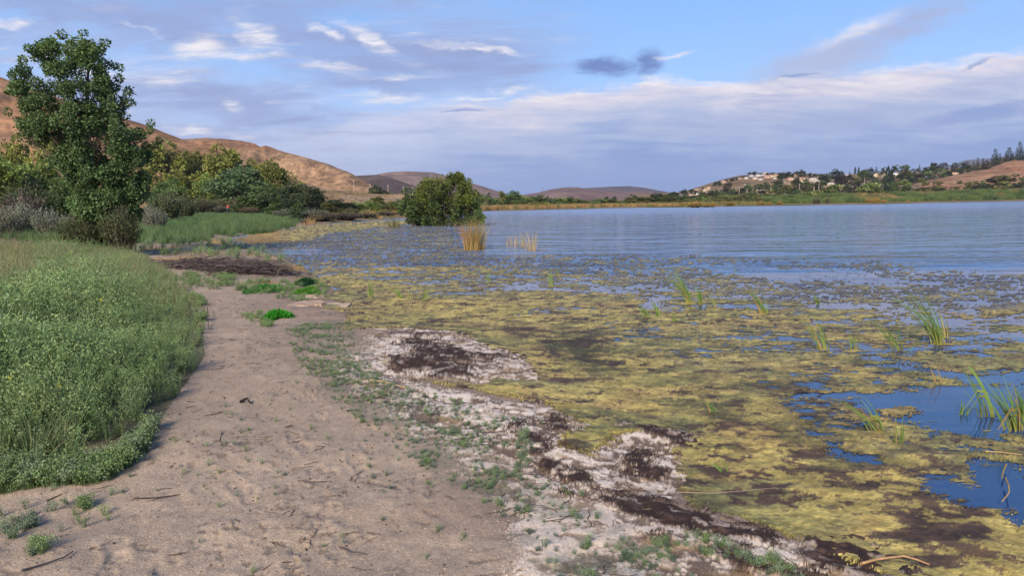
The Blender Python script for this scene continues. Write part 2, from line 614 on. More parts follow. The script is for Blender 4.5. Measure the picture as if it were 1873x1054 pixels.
def mat_water():
    m, nt, p, out = mat_new('lake_water')
    geo = nt.nodes.new('ShaderNodeNewGeometry')
    pos = geo.outputs['Position']
    sep = nt.nodes.new('ShaderNodeSeparateXYZ')
    nt.links.new(pos, sep.inputs[0])
    x, y = E(nt, sep.outputs[0]), E(nt, sep.outputs[1])
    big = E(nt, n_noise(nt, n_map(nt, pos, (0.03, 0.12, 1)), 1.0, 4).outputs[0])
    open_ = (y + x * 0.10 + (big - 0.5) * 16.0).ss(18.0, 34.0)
    w1 = E(nt, n_noise(nt, n_map(nt, pos, (0.55, 1.5, 1), (0, 0, 0.12)), 1.0, 3, 0.5, 0.3).outputs[0])
    w2 = E(nt, n_noise(nt, n_map(nt, pos, (2.0, 5.5, 1), (0, 0, -0.08)), 1.0, 3, 0.55, 0.2).outputs[0])
    w3 = E(nt, n_noise(nt, n_map(nt, pos, (0.10, 0.36, 1), (0, 0, 0.05)), 1.0, 3, 0.5).outputs[0])
    gust = E(nt, n_noise(nt, n_map(nt, pos, (0.045, 0.16, 1), (0, 0, 0.1)), 1.0, 5, 0.65).outputs[0]).ss(0.35, 0.65)
    w4 = E(nt, n_noise(nt, n_map(nt, pos, (0.16, 0.42, 1), (0, 0, 0.06)), 1.0, 4, 0.6, 0.4).outputs[0])
    h = (w1 * (gust * 0.30 + 0.06) + w2 * (gust * 0.10 + 0.02) + w4 * 1.15 + w3 * 0.3) * (open_ * 0.95 + 0.02)
    b = nt.nodes.new('ShaderNodeBump')
    b.inputs['Strength'].default_value = 1.0
    b.inputs['Distance'].default_value = 1.0
    nt.links.new(h.s, b.inputs['Height'])
    nt.links.new(b.outputs[0], p.inputs['Normal'])
    c = n_mix(nt, open_, (0.020, 0.055, 0.140), (0.160, 0.232, 0.365))  # sky reflection brightness put into the paler base colour of open water
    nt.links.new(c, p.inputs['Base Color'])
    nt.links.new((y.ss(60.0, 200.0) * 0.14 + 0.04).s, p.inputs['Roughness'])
    p.inputs['IOR'].default_value = 1.333
    p.inputs['Specular IOR Level'].default_value = 0.5
    return m


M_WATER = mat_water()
# ------------------------------------------------------------------ lake outline and ground
SHORE_PX = [(1730, 1054), (1600, 1000), (1500, 955), (1400, 915), (1320, 890), (1275, 845), (1290, 795), (1190, 765), (1090, 742), (1010, 705),
            (985, 655), (870, 606), (730, 582), (645, 550), (600, 522), (570, 497), (530, 474), (470, 458), (430, 447), (412, 439),
            (440, 431), (500, 424), (545, 417), (600, 410), (655, 405), (720, 401), (760, 399), (800, 396), (850, 391), (880, 387),
            (960, 385), (1050, 383), (1140, 380.5), (1200, 379.5), (1260, 379), (1340, 378), (1420, 377), (1500, 375.5), (1600, 374),
            (1700, 371.5), (1800, 369.5), (1873, 368), (2000, 365.5), (2200, 361.5)]
LAKE = [tuple(G(a, b)[:2]) for a, b in SHORE_PX] + [(900, 420), (900, -300), (14, -300), (5.0, -12), (3.2, -2), (2.4, 2.4)]
LAKE = np.array(LAKE)


def sdf(x, y):
    """Distance to the lake's edge, positive on land."""
    x, y = np.asarray(x, float), np.asarray(y, float)
    best = np.full(x.shape, 1e18)
    n = len(LAKE)
    for i in range(n):
        ax, ay = LAKE[i]
        bx, by = LAKE[(i + 1) % n]
        dx, dy = bx - ax, by - ay
        t = np.clip(((x - ax) * dx + (y - ay) * dy) / (dx * dx + dy * dy), 0, 1)
        best = np.minimum(best, (x - ax - t * dx) ** 2 + (y - ay - t * dy) ** 2)
    d = np.sqrt(best)
    return np.where(inpoly(x, y, [tuple(p) for p in LAKE]), -d, d)


BANK_PX = [(-900, 960), (-300, 905), (0, 885), (90, 874), (160, 868), (232, 838), (264, 790), (306, 735), (346, 684), (374, 640),
           (370, 590), (350, 555), (334, 528), (316, 505), (290, 482), (246, 455), (200, 446), (100, 436), (0, 430), (-900, 430)]
MEADOW_PX = [(232, 440), (330, 436), (420, 421), (528, 410), (548, 402), (540, 388), (440, 384), (350, 384), (270, 388), (230, 392), (-400, 398),
             (-400, 436), (0, 432), (200, 446)]
BANK = [tuple(G(a, b, 0.3)[:2]) for a, b in BANK_PX]


def gz(x, y, sd=None, fine=True):
    x, y = np.asarray(x, float), np.asarray(y, float)
    if sd is None:
        sd = sdf(x, y)
    p = np.maximum(sd, 0)
    z = 0.28 * (1 - np.exp(-p / 2.2)) + 1.15 * (1 - np.exp(-np.maximum(p - 8, 0) / 60.0))
    z = np.where(sd < 0, -0.45 * (1 - np.exp(sd / 1.5)), z)
    r = np.hypot(x, y)
    if fine:
        k = np.exp(-r / 40.0)
        land = sstep(-0.3, 1.0, sd)
        z = z + land * ((fbm(x * 0.5, y * 0.5, 3, 3) - 0.5) * 0.14 + (fbm(x * 2.6, y * 2.6, 3, 4) - 0.5) * 0.042 * k
                        + (fbm(x * 9, y * 9, 3, 5) - 0.5) * 0.017 * k)
    return z


def gz1(x, y):
    return float(gz(np.array([x]), np.array([y]))[0])


def cdf(n, mid=0.5, w=0.135):
    """Turns noise into something close to an even spread over 0..1."""
    return 1.0 / (1.0 + np.exp(-(n - mid) / (w * 0.6)))


# zones of the shore, drawn where they lie on the ground (given as they are seen from the path, then moved to the plane)
CRUST = [[(715, 588), (800, 592), (880, 615), (985, 650), (1000, 690), (950, 694), (860, 690), (720, 690), (660, 668), (640, 640), (690, 612)],
         [(640, 690), (760, 700), (900, 735), (1010, 745), (1070, 765), (1020, 815), (1090, 835), (1180, 765), (1290, 752), (1310, 780), (1240, 815),
          (1290, 850), (1230, 890), (1100, 895), (1060, 915), (960, 850), (850, 815), (760, 770), (660, 735)],
         [(1100, 900), (1250, 900), (1330, 925), (1430, 950), (1560, 985), (1640, 1005), (1760, 1060), (1800, 1200), (1100, 1200), (1130, 1040), (1180, 1000), (1290, 965)],
         [(1030, 690), (1115, 696), (1125, 712), (1040, 712)]]
PEAT = [(800, 638, 95, 14, 6, 1), (790, 668, 75, 17, 7, 1.15), (770, 605, 60, 10, 0, .55), (745, 632, 30, 8, 0, .8), (865, 640, 60, 10, 4, .6), (1000, 775, 26, 26, 30, 1), (940, 785, 20, 22, 0, 0.8),
        (985, 815, 30, 20, 20, 1), (1010, 862, 36, 12, 20, 1.1), (1075, 880, 50, 14, 10, .8), (1190, 845, 44, 18, 20, 1.1), (1150, 770, 55, 16, 14, 1.05),
        (1230, 790, 90, 20, 12, 1.0), (1245, 928, 110, 36, 10, 1.25), (1385, 950, 50, 20, 12, 0.9), (1590, 1000, 120, 48, 14, 1.15), (1470, 1000, 40, 22, 10, .8), (1350, 1020, 60, 16, 10, .8), (1230, 985, 50, 10, 0, .6), (1300, 900, 60, 10, 0, .6),
        (1085, 702, 40, 8, 0, .9), (935, 730, 24, 6, 0, .9), (850, 738, 20, 5, 0, .8), (1330, 985, 40, 18, 0, .9), (1720, 1036, 60, 24, 10, 0.9),
        (480, 497, 130, 12, 0, .5), (1060, 905, 30, 8, 0, .8), (1180, 900, 60, 8, 0, 0.7), (1450, 1040, 60, 14, 0, .8), (600, 700, 20, 6, 0, .4)]
GREENZ = [(560, 585), (640, 580), (650, 640), (720, 700), (800, 760), (900, 830), (1000, 900), (1180, 960), (1260, 1000), (1300, 1080), (1000, 1080), (950, 960), (820, 880),
          (700, 810), (640, 760), (560, 690), (530, 640), (520, 600)]
YEL_IN = [(420, 436), (470, 425), (560, 412), (640, 405), (720, 402), (755, 402), (752, 408), (690, 414), (600, 424), (560, 436), (470, 444)]


def zone_px(x, y, amp=1.0):
    """Ragged-edged copies of a point's position as seen from the path."""
    r = np.hypot(x, y)
    k = amp * np.clip(r / 9.0, 0.5, 2.2)
    wx = (fbm(x * 0.9, y * 0.9, 5, 21, 0.6) - 0.5) * 1.0 * k + (fbm(x * 6, y * 6, 3, 23) - 0.5) * 0.22 * k
    wy = (fbm(x * 0.9 + 50, y * 0.9, 5, 22, 0.6) - 0.5) * 1.3 * k + (fbm(x * 6, y * 6 + 40, 3, 24) - 0.5) * 0.30 * k
    g = np.random.RandomState(99).normal(0, 1, (2,) + np.shape(x)) * 0.055 * k
    return to_px(x + wx + g[0], np.maximum(y + wy + g[1], 0.6), 0.12)


def build_ground():
    az = np.concatenate([np.linspace(-180, -48, 36, endpoint=False), np.linspace(-48, 44, 1040, endpoint=False), np.linspace(44, 180, 36, endpoint=False)])
    dep = np.arange(42.0, 1.2, -0.095)
    r = np.concatenate([[0.0, 0.8, 1.4], 1.75 / np.tan(np.radians(dep)), np.geomspace(88, 9000, 46)])
    na, nr = len(az), len(r)
    A, Rr = np.meshgrid(np.radians(az), r)
    X, Y = (Rr * np.sin(A)).ravel(), (Rr * np.cos(A)).ravel()
    sd = sdf(X, Y)
    Z = gz(X, Y, sd)
    ok = (Y > 0.5)
    px, py = zone_px(X, Y)
    px0, py0 = to_px(X, np.maximum(Y, 0.6), 0.2)
    px = np.where(ok, px, -999)
    R_ = np.hypot(X, Y)
    sand = np.array([0.350, 0.268, 0.188])
    n1 = fbm(X * 0.7, Y * 0.7, 4, 31)
    n2 = fbm(X * 5, Y * 5, 4, 32)
    n3 = fbm(X * 22, Y * 22, 3, 33)
    nd = 0.80 + 0.24 * n1 + 0.26 * n2 + 0.30 * n3 - 0.20
    C = sand[None, :] * nd[:, None]
    # dark crumbs of litter pressed in the sand
    cr = sstep(0.66, 0.76, fbm(X * 14, Y * 20, 3, 34)) * sstep(0.40, 0.62, fbm(X * 0.9, Y * 1.2, 3, 35))
    C = C * (1 - 0.38 * cr[:, None])
    # trodden sand: shallow shoe prints with pushed-up rims along the walking line
    rf = np.random.RandomState(17)
    for k in range(95):
        u = rf.rand() ** 1.6
        fy = 2.7 + u * 12.0
        fx = -0.95 - 0.02 * fy + rf.normal(0, 0.55) - 0.045 * fy
        an = math.atan2(-0.07, 1.0) + rf.normal(0, 0.35)
        near = np.where((np.abs(X - fx) < 0.4) & (np.abs(Y - fy) < 0.4))[0]
        if len(near) == 0:
            continue
        dx_, dy_ = X[near] - fx, Y[near] - fy
        a_ = dx_ * math.cos(an) - dy_ * math.sin(an)
        b2 = dx_ * math.sin(an) + dy_ * math.cos(an)
        e_ = np.minimum(np.hypot(a_ / 0.055, (b2 - 0.06) / 0.10), np.hypot(a_ / 0.042, (b2 + 0.09) / 0.06))
        Z[near] += rf.uniform(0.6, 1.0) * (-0.009 * sstep(1.15, 0.75, e_) + 0.0045 * np.exp(-((e_ - 1.45) / 0.28) ** 2))
    # damp grey-brown band between sand and crust
    def mixc(C, m, c):
        m = np.clip(m, 0, 1)[:, None]
        return C * (1 - m) + np.asarray(c)[None, :] * m
    shorez = sstep(2.6, 0.4, sd + (n1 - 0.5) * 2.0) * (R_ < 60)
    C = mixc(C, shorez * 0.55, (0.17, 0.125, 0.095))
    tanm = sstep(0.47, 0.58, fbm(X * 3, Y * 4, 4, 36)) * shorez
    C = mixc(C, tanm * 0.7, (0.36, 0.25, 0.17))
    # soil under the bank and the meadow
    bank = inpoly(X, Y, BANK) & ok
    C = mixc(C, bank * 0.85, (0.105, 0.100, 0.055))
    mead = inpoly(px0, py0, MEADOW_PX) & ok & (R_ < 260)
    C = mixc(C, mead * 1.0, (0.075, 0.105, 0.040))
    far = sstep(50, 90, R_) * (~mead)
    dry = fbm(X * 0.05, Y * 0.05, 4, 37)
    C = mixc(C, far * 1.0, (0.20, 0.145, 0.085))
    C = mixc(C, far * sstep(0.45, 0.6, dry) * 0.7, (0.10, 0.105, 0.045))
    # inlet mud: pale, orange and purple-brown bands
    inl = inpoly(px, py, [(240, 442), (420, 428), (520, 424), (560, 440), (600, 470), (560, 500), (520, 505), (470, 520), (330, 500), (250, 470)]) & (R_ > 14)
    b = fbm(X * 0.25, Y * 0.9, 4, 38)
    C = mixc(C, inl * 0.9, (0.37, 0.29, 0.20))
    C = mixc(C, inl * sstep(0.48, 0.60, b) * 0.85, (0.40, 0.24, 0.065))
    C = mixc(C, inl * sstep(0.52, 0.40, b) * 0.45, (0.13, 0.10, 0.085))
    # white crust with its own dark pores
    cm = np.zeros(len(X))
    for pl in CRUST:
        cm = np.maximum(cm, inpoly(px, py, pl) * 1.0)
    cm *= ok
    sparse = inpoly(px, py, [(600, 640), (660, 640), (720, 690), (900, 735), (1010, 760), (1090, 835), (1100, 900), (1290, 965), (1300, 1000), (1330, 1200), (950, 1200), (980, 1000), (900, 900), (800, 830), (700, 760), (640, 720)]) * ok
    sp = sparse * sstep(0.44, 0.56, fbm(X * 11, Y * 13, 5, 392, 0.7) * 0.75 + fbm(X * 1.5, Y * 2, 3, 393) * 0.25)
    rough_ = fbm(X * 13, Y * 15, 5, 39, 0.72) * 0.7 + fbm(X * 3, Y * 3.5, 3, 391) * 0.3
    por = sstep(0.44, 0.56, rough_)
    C = mixc(C, sparse * sstep(0.5, 0.4, rough_) * 0.6, (0.10, 0.075, 0.055))
    C = mixc(C, sp * 0.92, (0.66, 0.54, 0.415))
    C = mixc(C, cm * (0.25 + 0.75 * por), (0.68, 0.575, 0.455))
    C = mixc(C, cm * sstep(0.55, 0.66, fbm(X * 2.4, Y * 5.5, 4, 394, 0.65)) * 0.55, (0.28, 0.20, 0.14))
    C = mixc(C, cm * sstep(0.51, 0.42, rough_) * 0.85, (0.12, 0.080, 0.056))
    C = mixc(C, cm * sstep(0.60, 0.72, fbm(X * 4, Y * 6, 3, 40)) * 0.5, (0.36, 0.24, 0.11))
    # peat
    pt = np.zeros(len(X))
    for cx, cy, rx, ry, an, w in PEAT:
        pt = np.maximum(pt, w * (1.25 - ell(px, py, cx, cy, rx, ry, an)))
    pm = sstep(0.12, 0.46, pt + (fbm(X * 5, Y * 8, 5, 41, 0.65) - 0.5) * 1.7 * np.clip(pt * 2, 0, 1)) * ok
    C = mixc(C, pm, (0.046, 0.029, 0.023))
    C = mixc(C, pm * sstep(0.60, 0.70, fbm(X * 9, Y * 11, 4, 421, 0.7)) * 0.85, (0.40, 0.32, 0.25))
    C = mixc(C, pm * sstep(0.56, 0.68, fbm(X * 16, Y * 20, 3, 42)) * 0.6, (0.12, 0.075, 0.055))
    # a dirty green film between the sprigs
    gm = inpoly(px, py, GREENZ) * ok * sstep(0.44, 0.60, fbm(X * 3.5, Y * 5, 4, 43)) * (1 - pm)
    C = mixc(C, gm * 0.35, (0.105, 0.125, 0.085))
    # wet rim
    C = mixc(C, sstep(0.10, -0.15, sd) * 0.5, (0.10, 0.08, 0.04))
    Z = Z + cm * (por * 0.010 - 0.004) * (1 - pm) + sp * 0.006 + pm * (0.016 + 0.045 * (fbm(X * 11, Y * 13, 4, 44) - 0.5)) - cr * 0.006
    Z[Rr.ravel() == 0] = Z[np.argmin(np.abs(Rr.ravel() - 0.8))]
    idx = np.arange(nr * na).reshape(nr, na)
    a, b_ = idx[:-1, :], np.roll(idx, -1, 1)[:-1, :]
    c, d = np.roll(idx, -1, 1)[1:, :], idx[1:, :]
    F = np.stack([a, d, c, b_], -1).reshape(-1, 4)
    keep = (sd[F].max(1) > -2.0) | ((R_[F].max(1) > 1500))
    Fk = F[keep]
    me = mesh_np('ground', np.stack([X, Y, Z], 1), Fk, C, True)
    o = link('ground', me, M_GROUND)
    tag(o, 'bare sandy path and dried lake shore with white crust and dark peat', kind='structure')
    return o


build_ground()

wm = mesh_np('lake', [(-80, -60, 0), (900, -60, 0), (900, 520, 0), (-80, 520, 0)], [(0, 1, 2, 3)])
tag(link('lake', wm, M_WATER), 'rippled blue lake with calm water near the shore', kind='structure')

# ------------------------------------------------------------------ floating mats of algae
FULL = [(560, 500), (640, 500), (700, 505), (760, 522), (880, 548), (1000, 575), (1100, 600), (1200, 640), (1320, 680), (1420, 715), (1480, 760), (1600, 830), (1700, 880), (1873, 950),
        (2100, 1010), (2100, 1200), (1780, 1200), (1740, 1054), (1600, 1003), (1500, 958), (1400, 922), (1320, 895), (1262, 850), (1240, 815), (1310, 780), (1290, 752),
        (1180, 762), (1090, 830), (1020, 815), (1070, 765), (1000, 742), (860, 712), (800, 694), (980, 694), (1000, 660), (880, 612), (800, 588), (710, 588), (650, 600), (630, 560), (590, 530), (555, 510)]
HALF = [(540, 470), (620, 478), (900, 482), (1010, 490), (1120, 505), (1260, 520), (1440, 540), (1600, 545), (1873, 560), (2100, 580), (2100, 1020), (1873, 950), (1600, 840), (1420, 720), (1200, 650), (1000, 590), (700, 515), (560, 505)]
SPECK = [(430, 446), (560, 434), (640, 420), (700, 414), (760, 410), (860, 420), (885, 452), (960, 460), (1060, 456), (1250, 462), (1420, 468), (1600, 470), (1750, 485), (1873, 496), (2100, 510), (2100, 600),
         (1873, 580), (1440, 560), (1010, 520), (560, 500), (540, 475)]


def build_mat():
    az = np.linspace(-30, 42, 940)
    dep = np.concatenate([np.arange(41.0, 4.0, -0.085), np.arange(4.0, 0.95, -0.05)])
    r = 2.0 / np.tan(np.radians(dep))
    na, nr = len(az), len(r)
    A, Rr = np.meshgrid(np.radians(az), r)
    X, Y = (Rr * np.sin(A)).ravel(), (Rr * np.cos(A)).ravel()
    px, py = zone_px(X, Y, 1.2)
    pxs, pys = to_px(X, Y, 0.0)
    R_ = np.hypot(X, Y)
    sd = sdf(X, Y)
    cov = np.zeros(len(X))
    dark = np.zeros(len(X))
    full = inpoly(px, py, FULL)
    half = inpoly(px, py, HALF)
    spk = inpoly(px, py, SPECK)
    cov = np.where(spk, np.interp(py, [430, 460, 500], [0.62, 0.60, 0.66]), cov)
    fade = np.interp(py - np.interp(px, [860, 1060, 1250, 1600, 1873, 2100], [440, 452, 460, 468, 494, 508]), [0, 14, 45], [0.16, 0.36, 0.64])
    cov = np.where(spk & (px > 840), np.minimum(cov, fade), cov)
    dark = np.where(spk, 1.0, dark)
    hv = np.interp(py + 0.00 * px, [470, 520, 570, 640, 900], [0.58, 0.70, 0.84, 0.90, 0.86]) - np.interp(px, [1000, 1500, 1900], [0.03, 0.14, 0.28])
    cov = np.where(half, hv, cov)
    dark = np.where(half, 0.35 * np.interp(py, [470, 560], [1, 0.4]), dark)
    cov = np.where(full, 1.06, cov)
    dark = np.where(full, 0.0, dark)
    yin = inpoly(px, py, YEL_IN)
    cov = np.where(yin, 1.1, cov)
    dark = np.where(yin, 0, dark)
    # clear pools and leads
    for cx, cy, rx, ry, an, w in ((1800, 730, 150, 42, 3, 1.8), (1690, 712, 80, 26, -4, 0.9), (1480, 700, 60, 7, 0, .4), (1400, 490, 110, 11, 4, 1.3), (1560, 500, 160, 12, 4, 1.0), (1780, 590, 130, 16, 10, 0.4),
                                  (1120, 516, 60, 5, 12, 1.4), (1215, 545, 60, 6, 12, .7), (920, 460, 46, 6, 0, 1.0), (1850, 850, 60, 40, 0, 0.8), (1873, 900, 40, 60, 0, .8), (1560, 790, 60, 10, 5, 0.5),
                                  (1700, 660, 120, 12, 8, 0.6), (1560, 560, 120, 14, 4, .35), (560, 455, 80, 5, 0, .5)):
        cov = cov - w * sstep(1.25, 0.55, ell(px, py, cx, cy, rx, ry, an)) * ~(full & (px < 1500))
    cov = np.where((sd < 0.35) & (sd > -0.9) & (py > 585) & (px < 1480), np.maximum(cov, 1.02), cov)
    full = full | ((sd < 0.35) & (sd > -0.9) & (py > 585) & (px < 1480))
    for cx, cy, rx, ry, an in ((1675, 747, 32, 9, 2), (1590, 745, 22, 7, 0), (1520, 682, 14, 4, 0), (1650, 672, 18, 5, 0), (1830, 560, 60, 10, -4)):
        cov = np.maximum(cov, 1.5 * sstep(1.3, 0.6, ell(0.5 * px + 0.5 * pxs, 0.5 * py + 0.5 * pys, cx, cy, rx, ry, an)))
    n = fbm(X * 0.55 + 5, Y * 1.5, 5, 51, 0.55)
    nf = fbm(X * 4, Y * 9, 5, 52, 0.7)
    nn = cdf(0.42 * n + 0.58 * nf, 0.5, 0.105)
    ns = cdf(0.22 * n + 0.78 * fbm(X * 7.0, Y * 6.0, 4, 53, 0.8), 0.5, 0.080)
    nn = np.where(dark > 0.8, ns, nn)
    h = cov - nn
    hs = np.clip(h + 0.10, 0, 1)
    top = 0.003 + np.clip(hs * 0.02, 0, 0.010) + hs.clip(0, 0.5) * (fbm(X * 10, Y * 14, 4, 54) - 0.5) * 0.030
    lump = np.clip(fbm(X * 2.2, Y * 2.8, 4, 59) - 0.5, 0, 1) * 0.06 * sstep(12, 5, R_)
    top = np.maximum(top + np.where(h > 0, lump * np.clip(h * 3, 0, 1), 0), 0.003)
    base = np.maximum(gz(X, Y, sd), 0.0)
    Z = base + top
    # pigment: sulphur yellow, olive, brown rot
    y1 = np.array([0.42, 0.325, 0.092])
    y2 = np.array([0.235, 0.215, 0.075])
    y3 = np.array([0.095, 0.060, 0.032])
    a = fbm(X * 0.8, Y * 1.3, 5, 55, 0.6)
    bq = fbm(X * 4, Y * 6.5, 5, 56, 0.62)
    m2 = np.clip(sstep(0.44, 0.62, 0.5 * a + 0.5 * bq) + 0.25 * sstep(0.45, 0.6, fbm(X * 0.3, Y * 0.4, 3, 60)), 0, 1)[:, None]
    C = y1 * (1 - m2) + y2 * m2
    brown = np.zeros(len(X))
    for cx, cy, rx, ry, an, w in ((1560, 800, 200, 50, 14, .9), (1640, 890, 190, 45, 14, .8), (1050, 622, 80, 36, 0, 1.15), (1050, 655, 75, 40, 10, .8), (930, 592, 75, 9, 4, .9), (1300, 720, 75, 14, 6, .95),
                                  (1420, 760, 80, 20, 10, .8), (1400, 690, 170, 9, 3, .7), (1750, 960, 130, 40, 15, .75), (1330, 750, 80, 16, 0, .6), (1480, 845, 70, 22, 20, .8), (1560, 715, 50, 8, 0, .6), (1180, 770, 70, 14, 0, .6),
                                  (700, 560, 50, 6, 4, .4), (820, 575, 60, 5, 3, .6), (1600, 955, 40, 20, 0, .5), (1700, 800, 70, 20, 8, .8), (470, 437, 60, 6, 0, .7), (1360, 820, 40, 16, 0, .5), (1480, 905, 100, 10, 15, .6)):
        brown = np.maximum(brown, w * (1.2 - ell(px, py, cx, cy, rx, ry, an)))
    fine = fbm(X * 11, Y * 15, 4, 64, 0.65)
    bm = np.clip(sstep(0.15, 0.75, brown * 1.05 + (bq - 0.5) * 2.8 + (fine - 0.5) * 3.0) + sstep(0.60, 0.72, fbm(X * 2.2, Y * 3.6, 5, 57, 0.65)) * 0.55, 0, 1)[:, None]
    C = C * (1 - bm) + y3 * bm
    dkq = sstep(0.2, 0.9, np.maximum(1.3 - ell(px, py, 1062, 632, 70, 46, 5), 0) + (bq - .5))[:, None]
    C = C * (1 - dkq * 0.8) + np.array([0.035, 0.032, 0.014]) * dkq * 0.8
    rot = sstep(0.50, 0.66, bq)[:, None] * bm
    C = C * (1 - rot * 0.7) + np.array([0.045, 0.026, 0.018]) * rot * 0.7
    red = (sstep(0.55, 0.68, fbm(X * 1.4, Y * 2.2, 4, 61)) * 0.45)[:, None] * (1 - bm)
    C = C * (1 - red) + np.array([0.30, 0.19, 0.07]) * red
    gq = (sstep(0.52, 0.66, fbm(X * 1.1, Y * 1.7, 4, 62)) * 0.3)[:, None]
    C = C * (1 - gq) + np.array([0.150, 0.170, 0.050]) * gq
    dk = (dark * (0.70 + 0.3 * sstep(0.4, 0.6, fbm(X * 0.5, Y * 1.1, 3, 58))))[:, None]
    tone = np.array([0.120, 0.114, 0.102]) + (np.array([0.22, 0.19, 0.095]) - np.array([0.120, 0.114, 0.102])) * sstep(0.5, 0.62, fbm(X * 0.6 + 9, Y * 1.4, 4, 63))[:, None]
    C = C * (1 - dk) + tone * dk
    org = (yin & (px < 520))[:, None] * 0.6
    C = C * (1 - org) + np.array([0.30, 0.17, 0.04]) * org
    C = C * (0.70 + 0.55 * sstep(0.32, 0.66, fine))[:, None]
    C = C * (0.88 + 0.24 * sstep(0.35, 0.65, fbm(X * 2.6, Y * 5.0, 4, 65, 0.6)))[:, None]
    # thin edges are wet and dark
    C = C * (0.80 + 0.20 * sstep(-0.15, 0.20, h))[:, None] * (0.85 + 0.3 * vnoise(X * 30, Y * 40, 7))[:, None]
    idx = np.arange(nr * na).reshape(nr, na)
    a_, b_, c_, d_ = idx[:-1, :-1], idx[:-1, 1:], idx[1:, 1:], idx[1:, :-1]
    F = np.stack([a_, d_, c_, b_], -1).reshape(-1, 4)
    hm = h[F].max(1)
    keep = (hm > -0.32)
    # on dry ground only the beached part of the full mat lies
    keep &= (sd[F].min(1) < 0.12) | (inpoly(px, py, FULL)[F].any(1)) | yin[F].any(1)
    keep &= (R_[F].min(1) > 2.0)
    F = F[keep]
    use = np.zeros(len(X), bool)
    use[F.ravel()] = True
    rm = np.cumsum(use) - 1
    me = mesh_np('algae_mat', np.stack([X, Y, Z], 1)[use], rm[F], C[use], True)
    at = me.attributes.new('Cover', 'FLOAT', 'POINT')
    cv = np.clip(sstep(-0.32, 0.42, h), 0, 1) * np.where(dark > 0.8, 0.74, np.where(full | yin, 1.15, np.interp(py, [480, 620, 700], [0.80, 0.95, 1.1])))
    at.data.foreach_set('value', cv[use].astype(np.float32))
    o = link('algae_mat', me, M_MAT)
    tag(o, 'yellow and brown algae mats floating along the lake edge', kind='stuff')
    print('mat faces', len(F))


build_mat()


# ------------------------------------------------------------------ hills
class Hill:
    """A slope built from its skyline: every column runs from a foot over the crest and down behind."""

    def __init__(s, name, label, ridge, foot, zf, colfn, nv=46, nu=220, prof=1.25, back=0.7, rough=1.0):
        px = np.array([p[0] for p in ridge], float)
        s.u = np.linspace(px[0], px[-1], nu)
        s.py = np.interp(s.u, px, [p[1] for p in ridge])
        s.Yr = np.interp(s.u, px, [p[2] for p in ridge])
        s.Yf = np.interp(s.u, [f[0] for f in foot], [f[1] for f in foot])
        v = np.concatenate([np.linspace(0, 1, nv), np.linspace(1, 2, 14)[1:]])
        s.v, s.nv = v, nv
        top = np.array([D(a, b, c) for a, b, c in zip(s.u, s.py, s.Yr)])
        dirx = top[:, 0] / top[:, 1]
        V = np.zeros((len(v), nu, 3))
        for i, t in enumerate(v):
            if t <= 1:
                Y = s.Yf + (s.Yr - s.Yf) * t
                q = 1 - (1 - t) ** prof
                z = zf + (top[:, 2] - zf) * q
            else:
                Y = s.Yr + (s.Yr - s.Yf) * back * (t - 1)
                z = top[:, 2] + (-3 - top[:, 2]) * (t - 1) ** 1.5
            x = dirx * Y
            am = (top[:, 2] - zf) * 0.16 * rough
            L = (s.Yr - s.Yf).mean() * 0.5
            f = fbm(x / L * 3.0, Y / L * 1.5, 5, 71) - 0.5
            w = np.sin(np.clip(t, 0, 1) * PI) ** 0.8 if t <= 1 else 0
            rid = 1 - np.abs(2 * fbm(x / (L * 0.10), Y / (L * 0.55), 4, 72) - 1)
            z = z + am * f * w * 1.6 - am * (rid - 0.75) * w * 0.22
            V[i] = np.stack([x, Y, z], 1)
        s.V = V
        P = V.reshape(-1, 3)
        T = np.repeat(np.clip(v, 0, 1), nu)
        C = colfn(P[:, 0], P[:, 1], P[:, 2], T, np.tile(s.u, len(v)))
        idx = np.arange(len(v) * nu).reshape(len(v), nu)
        F = np.stack([idx[:-1, :-1], idx[:-1, 1:], idx[1:, 1:], idx[1:, :-1]], -1).reshape(-1, 4)
        s.o = tag(link(name, mesh_np(name, P, F, C, True), M_HILL), label, kind='structure')

    def at(s, px, py):
        """The point of the slope seen at px, py (the crest if the sight line passes over it)."""
        j = (px - s.u[0]) / (s.u[1] - s.u[0])
        j0 = int(np.clip(math.floor(j), 0, len(s.u) - 2))
        f = min(max(j - j0, 0), 1)
        c = s.V[:s.nv, j0] * (1 - f) + s.V[:s.nv, j0 + 1] * f
        _, yy = to_px(c[:, 0], c[:, 1], c[:, 2])
        k = np.argmax(yy <= py) if (yy <= py).any() else s.nv - 1
        if k == 0:
            return c[0]
        t = (yy[k - 1] - py) / (yy[k - 1] - yy[k] + 1e-9)
        return c[k - 1] + (c[k] - c[k - 1]) * min(max(t, 0), 1)


def mixa(C, m, c):
    m = np.clip(m, 0, 1)[:, None]
    return C * (1 - m) + np.asarray(c, float)[None, :] * m


